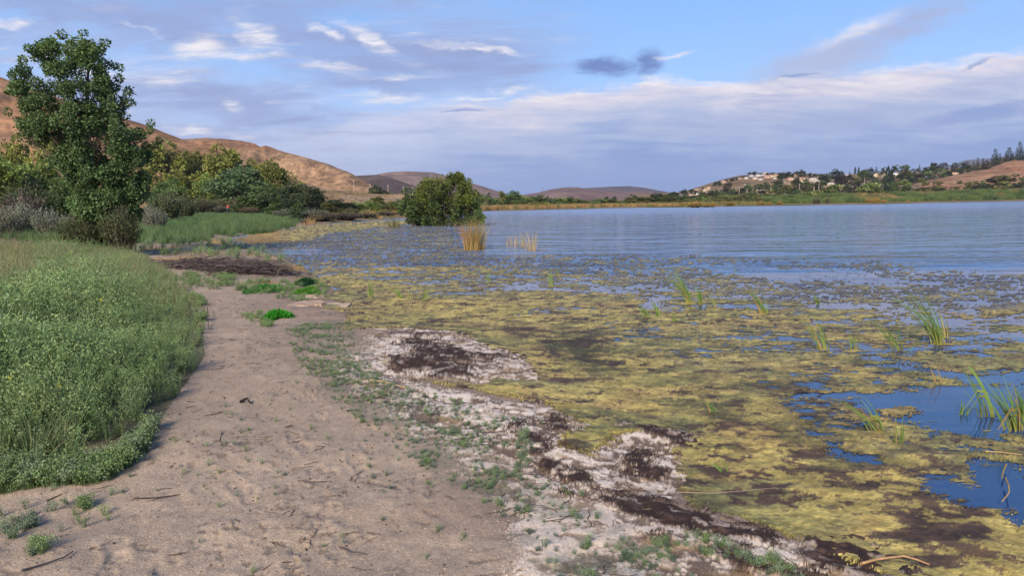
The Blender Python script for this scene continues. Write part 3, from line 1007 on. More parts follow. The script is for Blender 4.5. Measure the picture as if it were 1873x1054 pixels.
def col_tan(a, b, sc, grey=0.3, seed=81, c3=(0.115, 0.070, 0.050), c4=(0.185, 0.150, 0.125)):
    def f(x, y, z, t, u):
        n = fbm(x / sc, (y * 0.5 + z) / sc, 5, seed)
        m = fbm(x / sc * 4, (y * 0.3 + z * 2) / sc * 4, 5, seed + 1, 0.62)
        C = np.repeat(np.asarray(a, float)[None, :], len(x), 0)
        C = mixa(C, sstep(0.42, 0.6, n), b)
        C = mixa(C, sstep(0.50, 0.64, m) * 0.55, c3)
        C = mixa(C, sstep(0.54, 0.66, fbm(x / sc * 1.5 + 7, z / sc * 5, 4, seed + 2)) * grey, c4)
        gl = 1 - np.abs(2 * fbm(x / sc * 2.4, y / sc * 0.5, 4, seed + 5) - 1)
        C = C * (1 - 0.26 * sstep(0.86, 0.98, gl))[:, None]
        C = mixa(C, sstep(0.62, 0.70, fbm(x / sc * 16, (y + z * 3) / sc * 9, 3, seed + 3)) * 0.5, (0.085, 0.065, 0.04))
        return C
    return f


H1 = Hill('brown_hill', 'steep tan hill rising behind the tall tree', [(-700, 60, 330), (-300, 100, 330), (0, 141, 330), (30, 152, 330), (130, 185, 335), (275, 232, 345), (310, 246, 350), (345, 259, 350), (390, 273, 350), (470, 302, 345), (560, 336, 335), (620, 352, 330)],
          [(-700, 190), (620, 250)], 0.0, col_tan((0.40, 0.242, 0.130), (0.35, 0.195, 0.102), 60, 0.2), nu=260)
H2 = Hill('scrub_hill', 'long reddish scrub hill sloping down to the lake plain', [(200, 262, 560), (340, 254, 600), (360, 253, 610), (440, 257, 610), (466, 263, 600), (476, 268.5, 595), (484, 267, 590), (520, 278, 580), (560, 288, 570), (600, 300, 560), (640, 317, 545), (680, 339, 530), (720, 358, 510), (760, 372, 500)],
          [(200, 370), (760, 480)], 0.0, col_tan((0.385, 0.238, 0.130), (0.335, 0.178, 0.092), 70, 0.55, 91), nu=300, prof=1.5)
H3 = Hill('dark_hill', 'dark brown scrub hill behind the power poles', [(600, 330, 1250), (655, 321, 1250), (690, 319.5, 1240), (715, 325, 1220), (745, 336, 1200), (790, 350, 1180), (850, 366, 1150)],
          [(600, 800), (850, 900)], 3.0, col_tan((0.085, 0.060, 0.055), (0.115, 0.080, 0.065), 160, 0.3, 95, (0.05, 0.04, 0.035), (0.13, 0.10, 0.09)))
H4 = Hill('rounded_hill', 'smooth rounded grey tan hill in the distance', [(640, 330, 1900), (680, 321, 1900), (710, 315, 1900), (740, 313, 1900), (790, 315, 1900), (820, 322, 1890), (850, 331, 1880), (880, 340, 1860), (905, 348, 1840), (930, 356, 1820), (960, 364, 1800)],
          [(640, 1300), (960, 1400)], 4.0, col_tan((0.25, 0.165, 0.125), (0.18, 0.115, 0.095), 260, 0.4, 97, (0.12, 0.085, 0.075)))
H5b = Hill('far_range', 'farthest dark blue grey range beyond the lake', [(960, 362, 3400), (1000, 353, 3400), (1040, 345, 3400), (1080, 343.5, 3400), (1115, 341.5, 3400), (1150, 340.3, 3400), (1175, 342.5, 3400), (1200, 347.5, 3400), (1230, 353, 3400), (1270, 358, 3400), (1350, 362, 3400)],
           [(960, 2300), (1350, 2300)], 5.0, col_tan((0.095, 0.075, 0.075), (0.12, 0.09, 0.085), 420, 0.3, 99, (0.06, 0.05, 0.05)))
H5 = Hill('low_tan_hill', 'low tan hill with dark crest across the lake', [(930, 361, 2300), (985, 352, 2300), (1010, 346, 2300), (1035, 342.5, 2300), (1055, 342.5, 2300), (1080, 347, 2300), (1120, 350, 2300), (1180, 350, 2300), (1240, 356, 2300), (1330, 362, 2300)],
          [(930, 1400), (1330, 1400)], 4.0, col_tan((0.25, 0.165, 0.125), (0.19, 0.115, 0.095), 260, 0.4, 103, (0.10, 0.075, 0.065)))
H7 = Hill('blue_mountain', 'blue mountain ridge showing between the right hand trees', [(1640, 318, 5200), (1715, 306, 5200), (1745, 300, 5200), (1768, 292.5, 5200), (1790, 290.5, 5200), (1815, 289.5, 5200), (1840, 286, 5200), (1900, 282, 5200), (1990, 281, 5200)],
          [(1640, 3600), (1990, 3600)], 5.0, col_tan((0.060, 0.058, 0.066), (0.075, 0.070, 0.075), 600, 0.2, 105, (0.045, 0.045, 0.05)))
HS = Hill('dry_slope', 'dry grass slope below the power poles', [(480, 345, 300), (545, 336, 300), (570, 338, 300), (600, 345, 300), (650, 351, 300), (700, 354, 300), (760, 357, 300), (860, 363, 300), (960, 369, 300), (1050, 374, 290)],
          [(480, 165), (620, 155), (800, 185), (1050, 245)], -0.5, col_tan((0.37, 0.245, 0.145), (0.33, 0.235, 0.135), 40, 0.35, 107, (0.15, 0.115, 0.06)), prof=1.15, rough=0.5)
H9 = Hill('reed_bank', 'low green bank along the right far shore', [(1100, 370, 420), (1200, 364, 440), (1370, 358, 450), (1500, 354, 455), (1600, 351, 460), (1700, 349, 465), (1873, 345, 470), (2100, 340, 480)],
          [(1100, 262), (1200, 232), (1260, 228), (1340, 245), (1420, 262), (1500, 276), (1600, 292), (1700, 335), (1800, 380), (1873, 408), (2100, 446)], -0.15,
          col_tan((0.13, 0.13, 0.045), (0.16, 0.135, 0.06), 25, 0.3, 109, (0.07, 0.075, 0.03)), prof=1.0, rough=0.3)
H6 = Hill('house_hill', 'dry hill with houses and dark trees across the lake', [(1150, 357, 820), (1240, 352, 820), (1262, 347, 820), (1290, 338, 820), (1320, 328.5, 820), (1350, 321.5, 820), (1385, 318, 820), (1420, 316.5, 820), (1470, 317.5, 820), (1520, 321, 820), (1560, 318, 820),
          (1600, 316.5, 820), (1640, 316, 820), (1690, 313.5, 820), (1730, 310, 820), (1780, 302, 820), (1830, 292, 820), (1900, 286, 820), (2100, 270, 820)],
          [(1150, 470), (2100, 490)], 5.0, col_tan((0.27, 0.19, 0.115), (0.22, 0.15, 0.09), 70, 0.3, 113), nu=280)
H8 = Hill('orange_hill', 'bare orange brown field rising to the right edge', [(1600, 352, 600), (1645, 345, 600), (1680, 337, 600), (1700, 332.5, 600), (1740, 322, 600), (1790, 310.5, 600), (1815, 305, 600), (1835, 297, 600), (1850, 292.5, 600), (1873, 290, 600), (1960, 283, 600), (2100, 275, 600)],
          [(1600, 480), (2100, 490)], 5.0, col_tan((0.30, 0.165, 0.100), (0.33, 0.195, 0.115), 50, 0.25, 117, (0.20, 0.09, 0.05), (0.36, 0.26, 0.15)), rough=0.5)

# ------------------------------------------------------------------ evening haze over the valley
hz = MB()
hz.box((-9200, -9200, -1.6), (9200, 9200, 420), (1, 1, 1))
hm = bpy.data.materials.new('haze')
hm.use_nodes = True
hm.node_tree.nodes.clear()
ho = hm.node_tree.nodes.new('ShaderNodeOutputMaterial')
hv_ = hm.node_tree.nodes.new('ShaderNodeVolumePrincipled')
hv_.inputs['Color'].default_value = (0.80, 0.86, 1.0, 1)
hv_.inputs['Density'].default_value = 0.00008
hv_.inputs['Anisotropy'].default_value = 0.1
hm.node_tree.links.new(hv_.outputs[0], ho.inputs['Volume'])
tag(link('haze', hz.mesh('haze'), hm), 'thin blue evening haze over the valley', kind='stuff')
SC.cycles.volume_bounces = 0
# ------------------------------------------------------------------ vegetation builders
def rdir(rng, n):
    v = rng.normal(size=(n, 3))
    return v / np.linalg.norm(v, axis=1)[:, None]


def unit(v):
    return v / (np.linalg.norm(v, axis=-1, keepdims=True) + 1e-9)


def clump_leaves(mb, rng, cs, rs, n, leaf, col, flat=0.8, cvar=0.28, lvar=0.22, droop=0.15, aspect=0.42, shell=0.55):
    """Sprays of leaves through clumps with centres cs and radii rs."""
    for c, r in zip(cs, rs):
        k = max(6, int(n * rng.uniform(0.8, 1.2)))
        d = rdir(rng, k)
        d[:, 2] *= flat
        q = rng.uniform(shell, 1.0, k) ** 0.7 * rng.uniform(0.55, 1.0, k)
        P = c + d * (r * q)[:, None]
        out = unit(d + rdir(rng, k) * 0.9 + np.array([0, 0, -droop]))
        N = unit(rdir(rng, k) + np.array([0, 0, 0.9]))
        cc = np.asarray(col)[None, :] * (1 + rng.uniform(-cvar, cvar)) * (1 + rng.uniform(-lvar, lvar, (k, 1)))
        cc = cc * (1 + rng.normal(0, 0.05, (k, 3)))
        L = leaf * rng.uniform(0.7, 1.35, k)
        mb.leaves(P, out, N, L, L * aspect, np.clip(cc, 0.004, 1))


def limb(rng, a, b, n=6, sag=0.12, wob=0.06):
    a, b = np.asarray(a, float), np.asarray(b, float)
    t = np.linspace(0, 1, n)[:, None]
    P = a + (b - a) * t
    L = np.linalg.norm(b - a)
    P[:, 2] += (np.sin(t[:, 0] * PI) * -sag + 0) * L * 0.5
    P[1:-1] += rng.normal(0, wob * L / n, (n - 2, 3))
    return P


BARK = (0.20, 0.165, 0.125)
BARKD = (0.085, 0.068, 0.052)

# ---- crown library for middle and far trees: unit height and width 1, origin at the ground
def round_crown(seed, K=26, n=70, leaf=0.07, low=0.10, col=(0.075, 0.115, 0.030), top=1.0, irr=0.22, cvar=0.3, trunk=True, lobes=3):
    rng = np.random.RandomState(seed)
    mb = MB()
    cs, rs = [], []
    L = [(rng.uniform(-0.24, 0.24), rng.uniform(-0.24, 0.24), rng.uniform(0.70, 1.0)) for _ in range(lobes)]
    L[0] = (0.0, 0.0, 1.0)
    for i in range(K):
        lx, ly, lh = L[i % lobes]
        th = rng.uniform(0, 2 * PI)
        z = low + (top * lh - low) * rng.uniform(0.08, 0.90)
        w = 0.36 * math.sin(PI * min(0.93, max(0.17, (z - low) / (top * lh - low) * 0.80 + 0.14))) * (1 + rng.uniform(-irr, irr))
        q = w * rng.uniform(0.35, 1.0)
        cs.append(np.array([lx + q * math.cos(th), ly + q * math.sin(th), z]))
        rs.append(rng.uniform(0.09, 0.17))
    clump_leaves(mb, rng, cs, rs, n, leaf, col, cvar=cvar)
    tb = MB()
    tb.tube(limb(rng, (0, 0, -0.05), (0.02, 0, 0.55), 5), np.linspace(0.028, 0.012, 5), BARKD, 5)
    for i in range(0, K, 4):
        tb.tube(limb(rng, (0, 0, rng.uniform(0.02, 0.3)), cs[i], 5), np.linspace(0.013, 0.004, 5), BARKD, 4)
    return mb, tb


def conifer(seed, col=(0.030, 0.050, 0.026), layers=15, w=0.5):
    rng = np.random.RandomState(seed)
    mb = MB()
    for i in range(layers):
        t = (i + 0.3) / layers
        z = 0.06 + 0.92 * t
        rad = w * (1 - t) ** 0.85 * rng.uniform(0.75, 1.15) + 0.02
        nb = int(9 - 4 * t)
        for k in range(nb):
            th = 2 * PI * (k + rng.rand()) / nb
            m = max(5, int(22 * (1 - t)))
            s = rng.uniform(0.15, 1, m) * rad * rng.uniform(0.7, 1.1)
            P = np.stack([np.cos(th) * s, np.sin(th) * s, z - s * 0.22 + rng.normal(0, 0.012, m)], 1) + rng.normal(0, 0.018, (m, 3))
            d = unit(np.array([np.cos(th), np.sin(th), -0.3]) + rng.normal(0, 0.55, (m, 3)))
            c = np.asarray(col)[None, :] * rng.uniform(0.65, 1.4, (m, 1))
            mb.leaves(P, d, unit(rdir(rng, m) + [0, 0, 1.2]), rng.uniform(0.05, 0.09, m), 0.02, c)
    tb = MB()
    tb.tube([(0, 0, -0.04), (0, 0, 0.95)], [0.02, 0.003], BARKD, 5)
    return mb, tb


def cypress(seed):
    rng = np.random.RandomState(seed)
    mb = MB()
    n = 700
    z = rng.uniform(0.03, 1, n)
    rad = 0.42 * np.sin(np.clip(z * 0.9 + 0.12, 0, 1) * PI) ** 0.6 * rng.uniform(0.4, 1, n)
    th = rng.uniform(0, 2 * PI, n)
    P = np.stack([np.cos(th) * rad, np.sin(th) * rad, z - 0.03], 1)
    d = unit(np.stack([np.cos(th) * .4, np.sin(th) * .4, np.ones(n)], 1) + rng.normal(0, 0.2, (n, 3)))
    mb.leaves(P, d, rdir(rng, n), 0.07, 0.05, np.array([0.026, 0.042, 0.022]) * rng.uniform(0.6, 1.4, (n, 1)))
    tb = MB()
    tb.tube([(0, 0, -0.04), (0, 0, 0.6)], [0.05, 0.02], BARKD, 5)
    return mb, tb


def stem_shrub(seed, n=150, h=1.0, w=0.55, col=(0.10, 0.11, 0.05), stem=(0.11, 0.08, 0.06), leaf=0.05, per=6, up=1.0, thin=0.006):
    """Broom-like shrub: many fine stems from one foot with small leaves on the upper half."""
    rng = np.random.RandomState(seed)
    mb = MB()
    LC, LD, LCol = [], [], []
    for i in range(n):
        th = rng.uniform(0, 2 * PI)
        q = math.sqrt(rng.rand())
        H = h * rng.uniform(0.55, 1.0) * (1 - 0.35 * q)
        base = np.array([math.cos(th), math.sin(th), 0]) * rng.uniform(0, 0.18) * w - np.array([0, 0, 0.03])
        tip = np.array([math.cos(th) * q * w, math.sin(th) * q * w, H])
        mid = (base + tip) / 2 + np.array([math.cos(th), math.sin(th), 0]) * 0.10 * w * q + rng.normal(0, 0.02, 3)
        P = np.array([base, mid, tip])
        side = unit(np.array([[-math.sin(th + rng.uniform(-1, 1)), math.cos(th + rng.uniform(-1, 1)), 0]]))[0]
        mb.blade(P, [thin, thin * 0.8, thin * 0.4], side, np.asarray(stem) * rng.uniform(0.6, 1.5))
        if per:
            t = rng.uniform(0.30, 1.02, per)[:, None]
            pts = (1 - t) ** 2 * base + 2 * t * (1 - t) * mid + t * t * tip
            LC.append(pts)
            LD.append(unit((tip - mid)[None, :] * up + rng.normal(0, 0.6, (per, 3))))
            LCol.append(np.asarray(col)[None, :] * rng.uniform(0.65, 1.4, (per, 1)))
    if per:
        P = np.concatenate(LC)
        mb.leaves(P, np.concatenate(LD), rdir(rng, len(P)), leaf * rng.uniform(0.7, 1.3, len(P)), leaf * 0.28, np.concatenate(LCol))
    return mb


def place_tree(name, cr, tr, px, top, Y, wpx, label, cat, group=None, ground=None, rz=0.0, depthw=None, crown='crown'):
    """A tree whose crown top is seen at px, top, at depth Y."""
    t = D(px, top, Y)
    z0 = ground if ground is not None else gz1(t[0], t[1])
    h = t[2] - z0
    w = wpx * Y / FPX
    e = empty(name, (t[0], t[1], z0), rz, (w, w if depthw is None else depthw, h))
    tag(e, label, cat, group)
    if tr is not None:
        link('trunk', tr, M_BARK, e)
    link(crown, cr, M_LEAF, e)
    return e


# ------------------------------------------------------------------ the tall cottonwood by the bank
def cottonwood():
    rng = np.random.RandomState(5)
    Y0 = 27.0
    S = Y0 / FPX
    base = D(186, 440, Y0)
    z0 = gz1(base[0], base[1])
    e = empty('cottonwood_tree', (base[0], base[1], z0))
    tag(e, 'tall dark green cottonwood with ragged crown rising from the grass bank', 'tree')
    rows = [(58, 158, 168), (76, 120, 176), (90, 62, 190), (112, 50, 206), (140, 34, 213), (170, 24, 219), (200, 36, 228), (215, 38, 238), (240, 44, 264), (262, 62, 271),
            (290, 82, 276), (320, 104, 276), (350, 118, 272), (380, 135, 262), (400, 148, 250)]
    ry = [r[0] for r in rows]

    def loc(px, py, dy=0.0):
        p = D(px, py, Y0)
        s = (Y0 + dy) / Y0
        return np.array([(p[0] - base[0]) * 1.0, dy, p[2] - z0])
    trunk_px = [(186, 448), (184, 420), (180, 390), (174, 350), (168, 310), (163, 260), (160, 210), (160, 160), (162, 110), (164, 75)]
    T = np.array([loc(a, b) for a, b in trunk_px])
    T[0, 2] = -0.15
    tb = MB()
    tb.tube(T, np.linspace(0.15, 0.02, len(T)), (0.27, 0.215, 0.155), 8)
    link('trunk', tb.mesh('trunk', True), M_BARK, e)
    cs, rs, pxs = [], [], []
    # hand-set ragged tips, then a fill inside the outline
    tips = [(196, 130), (205, 150), (200, 170), (214, 190), (218, 214), (230, 230), (246, 240), (250, 262), (258, 282), (186, 74), (182, 84), (164, 64), (160, 78), (132, 70), (126, 84), (80, 96), (90, 92), (70, 118), (66, 132), (76, 108), (38, 140), (30, 162), (46, 172), (28, 180), (112, 88), (150, 88), (178, 90), (190, 96), (186, 112), (204, 118),
            (212, 140), (216, 160), (210, 178), (238, 172), (236, 186), (226, 200), (236, 214), (262, 222), (268, 236), (256, 246), (272, 252), (240, 236), (40, 208), (46, 226), (62, 196), (60, 246), (80, 262), (44, 224), (90, 296), (98, 280), (262, 262),
            (272, 296), (268, 322), (274, 340), (108, 318), (122, 340), (254, 372), (246, 392)]
    for a, b in tips:
        cs.append(loc(a, b, rng.uniform(-0.9, 0.9)))
        rs.append(rng.uniform(0.15, 0.22))
        pxs.append((a, b))
    holes = [(96, 130, 14), (74, 152, 10), (112, 108, 9), (150, 72, 6), (76, 216, 9), (92, 268, 10), (140, 98, 7), (60, 188, 8), (100, 176, 9), (120, 292, 9), (130, 330, 6)]
    while len(cs) < 420:
        py = 66 + (400 - 66) * rng.rand() ** 0.85
        xl, xr = np.interp(py, ry, [r[1] for r in rows]), np.interp(py, ry, [r[2] for r in rows])
        q = rng.uniform(-1, 1)
        px = (xl + xr) / 2 + q * ((xr - xl) / 2 - 13)
        if any((px - h[0]) ** 2 + (py - h[1]) ** 2 < (h[2] + 5) ** 2 for h in holes):
            continue
        if px < 100 and py < 150 and rng.rand() < 0.25:
            continue
        hw = (xr - xl) / 2 * S
        dy = math.sqrt(max(0, 1 - q * q)) * hw * rng.choice([-1, -1, 1]) * rng.rand() ** 0.6 * 0.8
        cs.append(loc(px, py, dy))
        rs.append(rng.uniform(0.22, 0.40))
        pxs.append((px, py))
    mb = MB()
    for c, r, (px, py) in zip(cs, rs, pxs):
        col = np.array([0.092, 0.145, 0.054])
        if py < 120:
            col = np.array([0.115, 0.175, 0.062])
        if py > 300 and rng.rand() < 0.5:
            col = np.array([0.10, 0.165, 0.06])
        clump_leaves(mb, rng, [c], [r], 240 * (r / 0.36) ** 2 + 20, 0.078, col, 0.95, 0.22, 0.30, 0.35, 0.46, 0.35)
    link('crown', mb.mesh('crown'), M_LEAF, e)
    # limbs sweep up and out to the clumps
    order = sorted(range(len(cs)), key=lambda i: -np.linalg.norm(cs[i][:2]))
    tw = MB()
    for n_, i in enumerate(order):
        c = cs[i]
        out = np.linalg.norm(c[:2] - np.array([np.interp(c[2], T[:, 2], T[:, 0]), 0]))
        zb = max(0.9, c[2] - 0.5 - out * 1.15)
        a = np.array([np.interp(zb, T[:, 2], T[:, 0]), 0, zb])
        P = limb(rng, a, c, 7, 0.10, 0.10)
        if n_ < 16:
            m2 = MB()
            m2.tube(P, np.linspace(0.042, 0.008, 7), (0.20, 0.16, 0.12), 5)
            link('limb', m2.mesh('limb', True), M_BARK, e)
        elif n_ % 2 == 0:
            tw.tube(P, np.linspace(0.016, 0.004, 7), (0.15, 0.12, 0.09), 4)
    tag(link('twigs', tw.mesh('twigs'), M_BARK, e), kind='stuff')
    return e


cottonwood()

# sucker shrubs tangled round its foot
for px, Y, hpx, wpx, lab, sd_, col in ((168, 26.6, 96, 74, 'dense olive shrub wrapped round the foot of the tall cottonwood', 41, (0.085, 0.110, 0.042)),
                                       (222, 26.0, 112, 60, 'upright shrub of whippy stems on the lake side of the cottonwood', 42, (0.100, 0.125, 0.050)),
                                       (140, 28.0, 80, 50, 'low brushy shrub on the landward side of the cottonwood', 43, (0.080, 0.115, 0.042))):
    g = G(px, 446, 0.4)
    p = D(px, 440, Y)
    e = empty('shrub', (p[0], p[1], gz1(p[0], p[1])))
    tag(e, lab, 'shrub')
    h, w = hpx * Y / FPX, wpx * Y / FPX
    link('foliage', stem_shrub(sd_, 420, h, w * 0.62, col, (0.13, 0.095, 0.075), 0.075, 14, 1.0, 0.007).mesh('foliage'), M_LEAF, e)

# ------------------------------------------------------------------ libraries
def lib(fn, *a, **k):
    mb, tb = fn(*a, **k)
    V = np.concatenate(mb.V)
    lo, hi = np.percentile(V, 1.0, 0), np.percentile(V, 99.0, 0)
    s = np.array([1.0 / (hi[0] - lo[0]), 1.0 / (hi[1] - lo[1]), 1.0 / hi[2]])
    o = np.array([(lo[0] + hi[0]) / 2, (lo[1] + hi[1]) / 2, 0])
    mb.V = [(v - o) * s for v in mb.V]
    tb.V = [(v - o) * s for v in tb.V]
    return mb.mesh('crown'), tb.mesh('trunk')


YG, OL, DG, BG, LG, DK = (0.220, 0.240, 0.050), (0.165, 0.170, 0.048), (0.092, 0.140, 0.044), (0.092, 0.145, 0.062), (0.175, 0.230, 0.062), (0.056, 0.076, 0.034)
BIG = {}
for nm, c in (('yg', YG), ('ol', OL), ('dg', DG), ('bg', BG), ('lg', LG), ('dk', DK)):
    BIG[nm] = [lib(round_crown, 200 + i * 17 + len(nm) + sum(map(ord, nm)), 44, 150, 0.040, 0.03, c, 1.0, 0.28, 0.34, lobes=4) for i in range(2)]
FAR = {}
for nm, c in (('yg', YG), ('ol', OL), ('dg', DG), ('bg', BG), ('lg', LG), ('dk', DK), ('br', (0.055, 0.048, 0.036))):
    FAR[nm] = [lib(round_crown, 400 + i * 13 + sum(map(ord, nm)), 18, 46, 0.085, 0.02, c, 1.0, 0.25, 0.32, lobes=3) for i in range(3)]
CON = [lib(conifer, 600 + i) for i in range(3)]
CYP = [lib(cypress, 620 + i) for i in range(2)]

# ------------------------------------------------------------------ left meadow edge: trees and shrubs one by one
rngT = random.Random(3)
TREES = [  # px, top, depth, width px, kind, label
    (312, 268, 182, 84, 'yg', 'broad yellow green tree next to the tall cottonwood, before the hill'),
    (352, 282, 190, 60, 'ol', 'olive tree with open crown in the middle of the grove'),
    (385, 272, 182, 78, 'yg', 'tallest yellow green tree in the grove, flat topped'),
    (418, 282, 192, 62, 'ol', 'dark topped olive tree behind the round blue green tree'),
    (340, 318, 172, 60, 'yg', 'lower yellow green tree at the front of the grove'),
    (388, 322, 167, 54, 'lg', 'bright green tree left of the round blue green tree'),
    (434, 308, 156, 84, 'bg', 'round blue green tree standing before the grove'),
    (462, 298, 192, 60, 'yg', 'pale yellow green tree behind the round blue green tree'),
    (505, 298, 172, 66, 'yg', 'feathery light green tree at the right end of the grove'),
    (484, 322, 177, 50, 'lg', 'light green tree between the round tree and the feathery tree'),
    (478, 340, 150, 74, 'dg', 'dark green tree under the feathery tree'),
    (518, 338, 148, 66, 'dk', 'dark spreading thicket tree at the grove end'),
    (556, 344, 112, 56, 'dk', 'dark low tree nearest the dry slope'),
    (585, 350, 118, 34, 'dk', 'small dark tree at the tip of the grove'),
    (300, 330, 152, 60, 'dg', 'dark green tree low behind the cottonwood shrubs'),
    (22, 290, 78, 120, 'lg', 'wide bright green bush at the left edge'),
    (82, 300, 84, 90, 'lg', 'bright green bush left of the cottonwood'),
    (128, 318, 70, 70, 'dg', 'green bush partly behind the cottonwood'),
    (-55, 284, 80, 120, 'lg', 'big green bush just off the left edge'),
    (30, 258, 120, 60, 'yg', 'thin yellow green tree against the tan hill at the left'),
    (92, 256, 118, 64, 'yg', 'wispy yellow green tree against the tan hill beside the cottonwood'),
    (545, 374, 92, 26, 'dg', 'dark green bush with pale dead stem by the water'),
    (548, 392, 82, 34, 'dk', 'low dark green bush on the shore'),
    (600, 372, 110, 34, 'ol', 'olive bush before the dry slope'),
    (625, 366, 125, 52, 'dk', 'wide dark bush on the flat before the dry slope'),
    (655, 370, 140, 26, 'lg', 'light green bush right of the wide dark bush'),
    (682, 368, 150, 30, 'lg', 'bright green bush on the flat below the power poles'),
    (690, 361, 165, 34, 'ol', 'olive bush behind the bright green bush'),
    (722, 368, 150, 30, 'ol', 'olive bush near the willow'),
    (738, 372, 140, 22, 'lg', 'small yellow green bush left of the willow'),
    (692, 341, 290, 30, 'dk', 'dark bush standing by the middle power pole'),
    (745, 362, 170, 28, 'ol', 'bush half hidden behind the willow'),
    (505, 372, 112, 34, 'dg', 'rounded dark bush at the foot of the dark tree'),
    (468, 374, 148, 26, 'dg', 'small rounded bush right of the walker in red'),
]
for i, (px, top, Y, w, k, lab) in enumerate(TREES):
    cr, tr = BIG[k][i % 2]
    nm = 'bush' if 'bush' in lab else 'tree'
    place_tree(nm, cr, tr, px, top, Y, w * 1.12, lab, nm, None, None, i * 1.3)

SCRUB = {}
for nm, a in (('sage', dict(col=(0.165, 0.180, 0.125), stem=(0.18, 0.165, 0.14))), ('purple', dict(col=(0.120, 0.100, 0.075), stem=(0.145, 0.110, 0.095))),
              ('green', dict(col=(0.095, 0.130, 0.050), stem=(0.10, 0.08, 0.06))), ('olive', dict(col=(0.125, 0.130, 0.065), stem=(0.10, 0.08, 0.06))), ('tan', dict(col=(0.21, 0.16, 0.09), stem=(0.21, 0.15, 0.10)))):
    SCRUB[nm] = [stem_shrub(700 + sum(map(ord, nm)) + i, 300, 1.0, 0.52, leaf=0.062, per=9, thin=0.008, **a).mesh('foliage') for i in range(2)]
SHR = [
    (48, 318, 58, 86, 'green', 'dark green broom shrub left of the cottonwood'), (38, 340, 50, 80, 'purple', 'dark bare brushy shrub behind the grey sage'),
    (36, 362, 44, 62, 'sage', 'grey sage shrub at the left edge'), (8, 374, 42, 50, 'sage', 'pale sage shrub cut by the left edge'), (88, 376, 41, 60, 'sage', 'low grey sage shrub left of the cottonwood'),
    (128, 386, 38, 40, 'sage', 'small grey sage close to the cottonwood'),
    (302, 338, 72, 66, 'green', 'dark green brushy shrub right of the cottonwood'), (336, 350, 90, 48, 'green', 'green brushy shrub in line right of the cottonwood'),
    (268, 366, 56, 34, 'sage', 'grey sage tuft beside the cottonwood'), (284, 376, 52, 44, 'sage', 'low pale sage at the meadow edge'),
    (366, 358, 146, 44, 'olive', 'olive scrub behind the meadow'), (398, 360, 150, 36, 'olive', 'olive scrub left of the walker in red'), (440, 354, 152, 48, 'olive', 'brushy scrub right behind the walker in red'),
    (402, 374, 143, 26, 'sage', 'grey green scrub left of the walker, waist high'), (455, 376, 136, 36, 'tan', 'tan dry scrub right of the walker'), (345, 376, 130, 30, 'tan', 'tan dry scrub behind the meadow'),
    (575, 379, 88, 52, 'sage', 'pale grey scrub at the shore end of the meadow'), (520, 380, 96, 44, 'sage', 'pale low scrub beyond the meadow grass'),
    (588, 388, 84, 66, 'purple', 'purple brown scrub above the algae inlet'), (575, 390, 82, 40, 'tan', 'straw coloured scrub among the purple brown scrub'), (632, 386, 90, 60, 'purple', 'purple brown scrub in the middle of the inlet shore'),
    (668, 388, 98, 52, 'purple', 'dark purple scrub near the inlet'), (706, 386, 112, 54, 'purple', 'brown scrub left of the willow'), (745, 386, 112, 40, 'purple', 'brown scrub behind the willow reeds'),
    (556, 398, 78, 18, 'sage', 'small grey sage by the dark shore bush'), (640, 378, 120, 30, 'olive', 'olive scrub behind the purple scrub'),
]
for i, (px, top, Y, w, k, lab) in enumerate(SHR):
    t = D(px, top, Y)
    z0 = gz1(t[0], t[1])
    ww = w * Y / FPX
    e = empty('shrub', (t[0], t[1], z0 - 0.05), i * 0.9, (ww, ww, max(0.3, (t[2] - z0 + 0.05) * 1.05)))
    tag(e, lab, 'shrub')
    link('foliage', SCRUB[k][i % 2], M_LEAF, e)

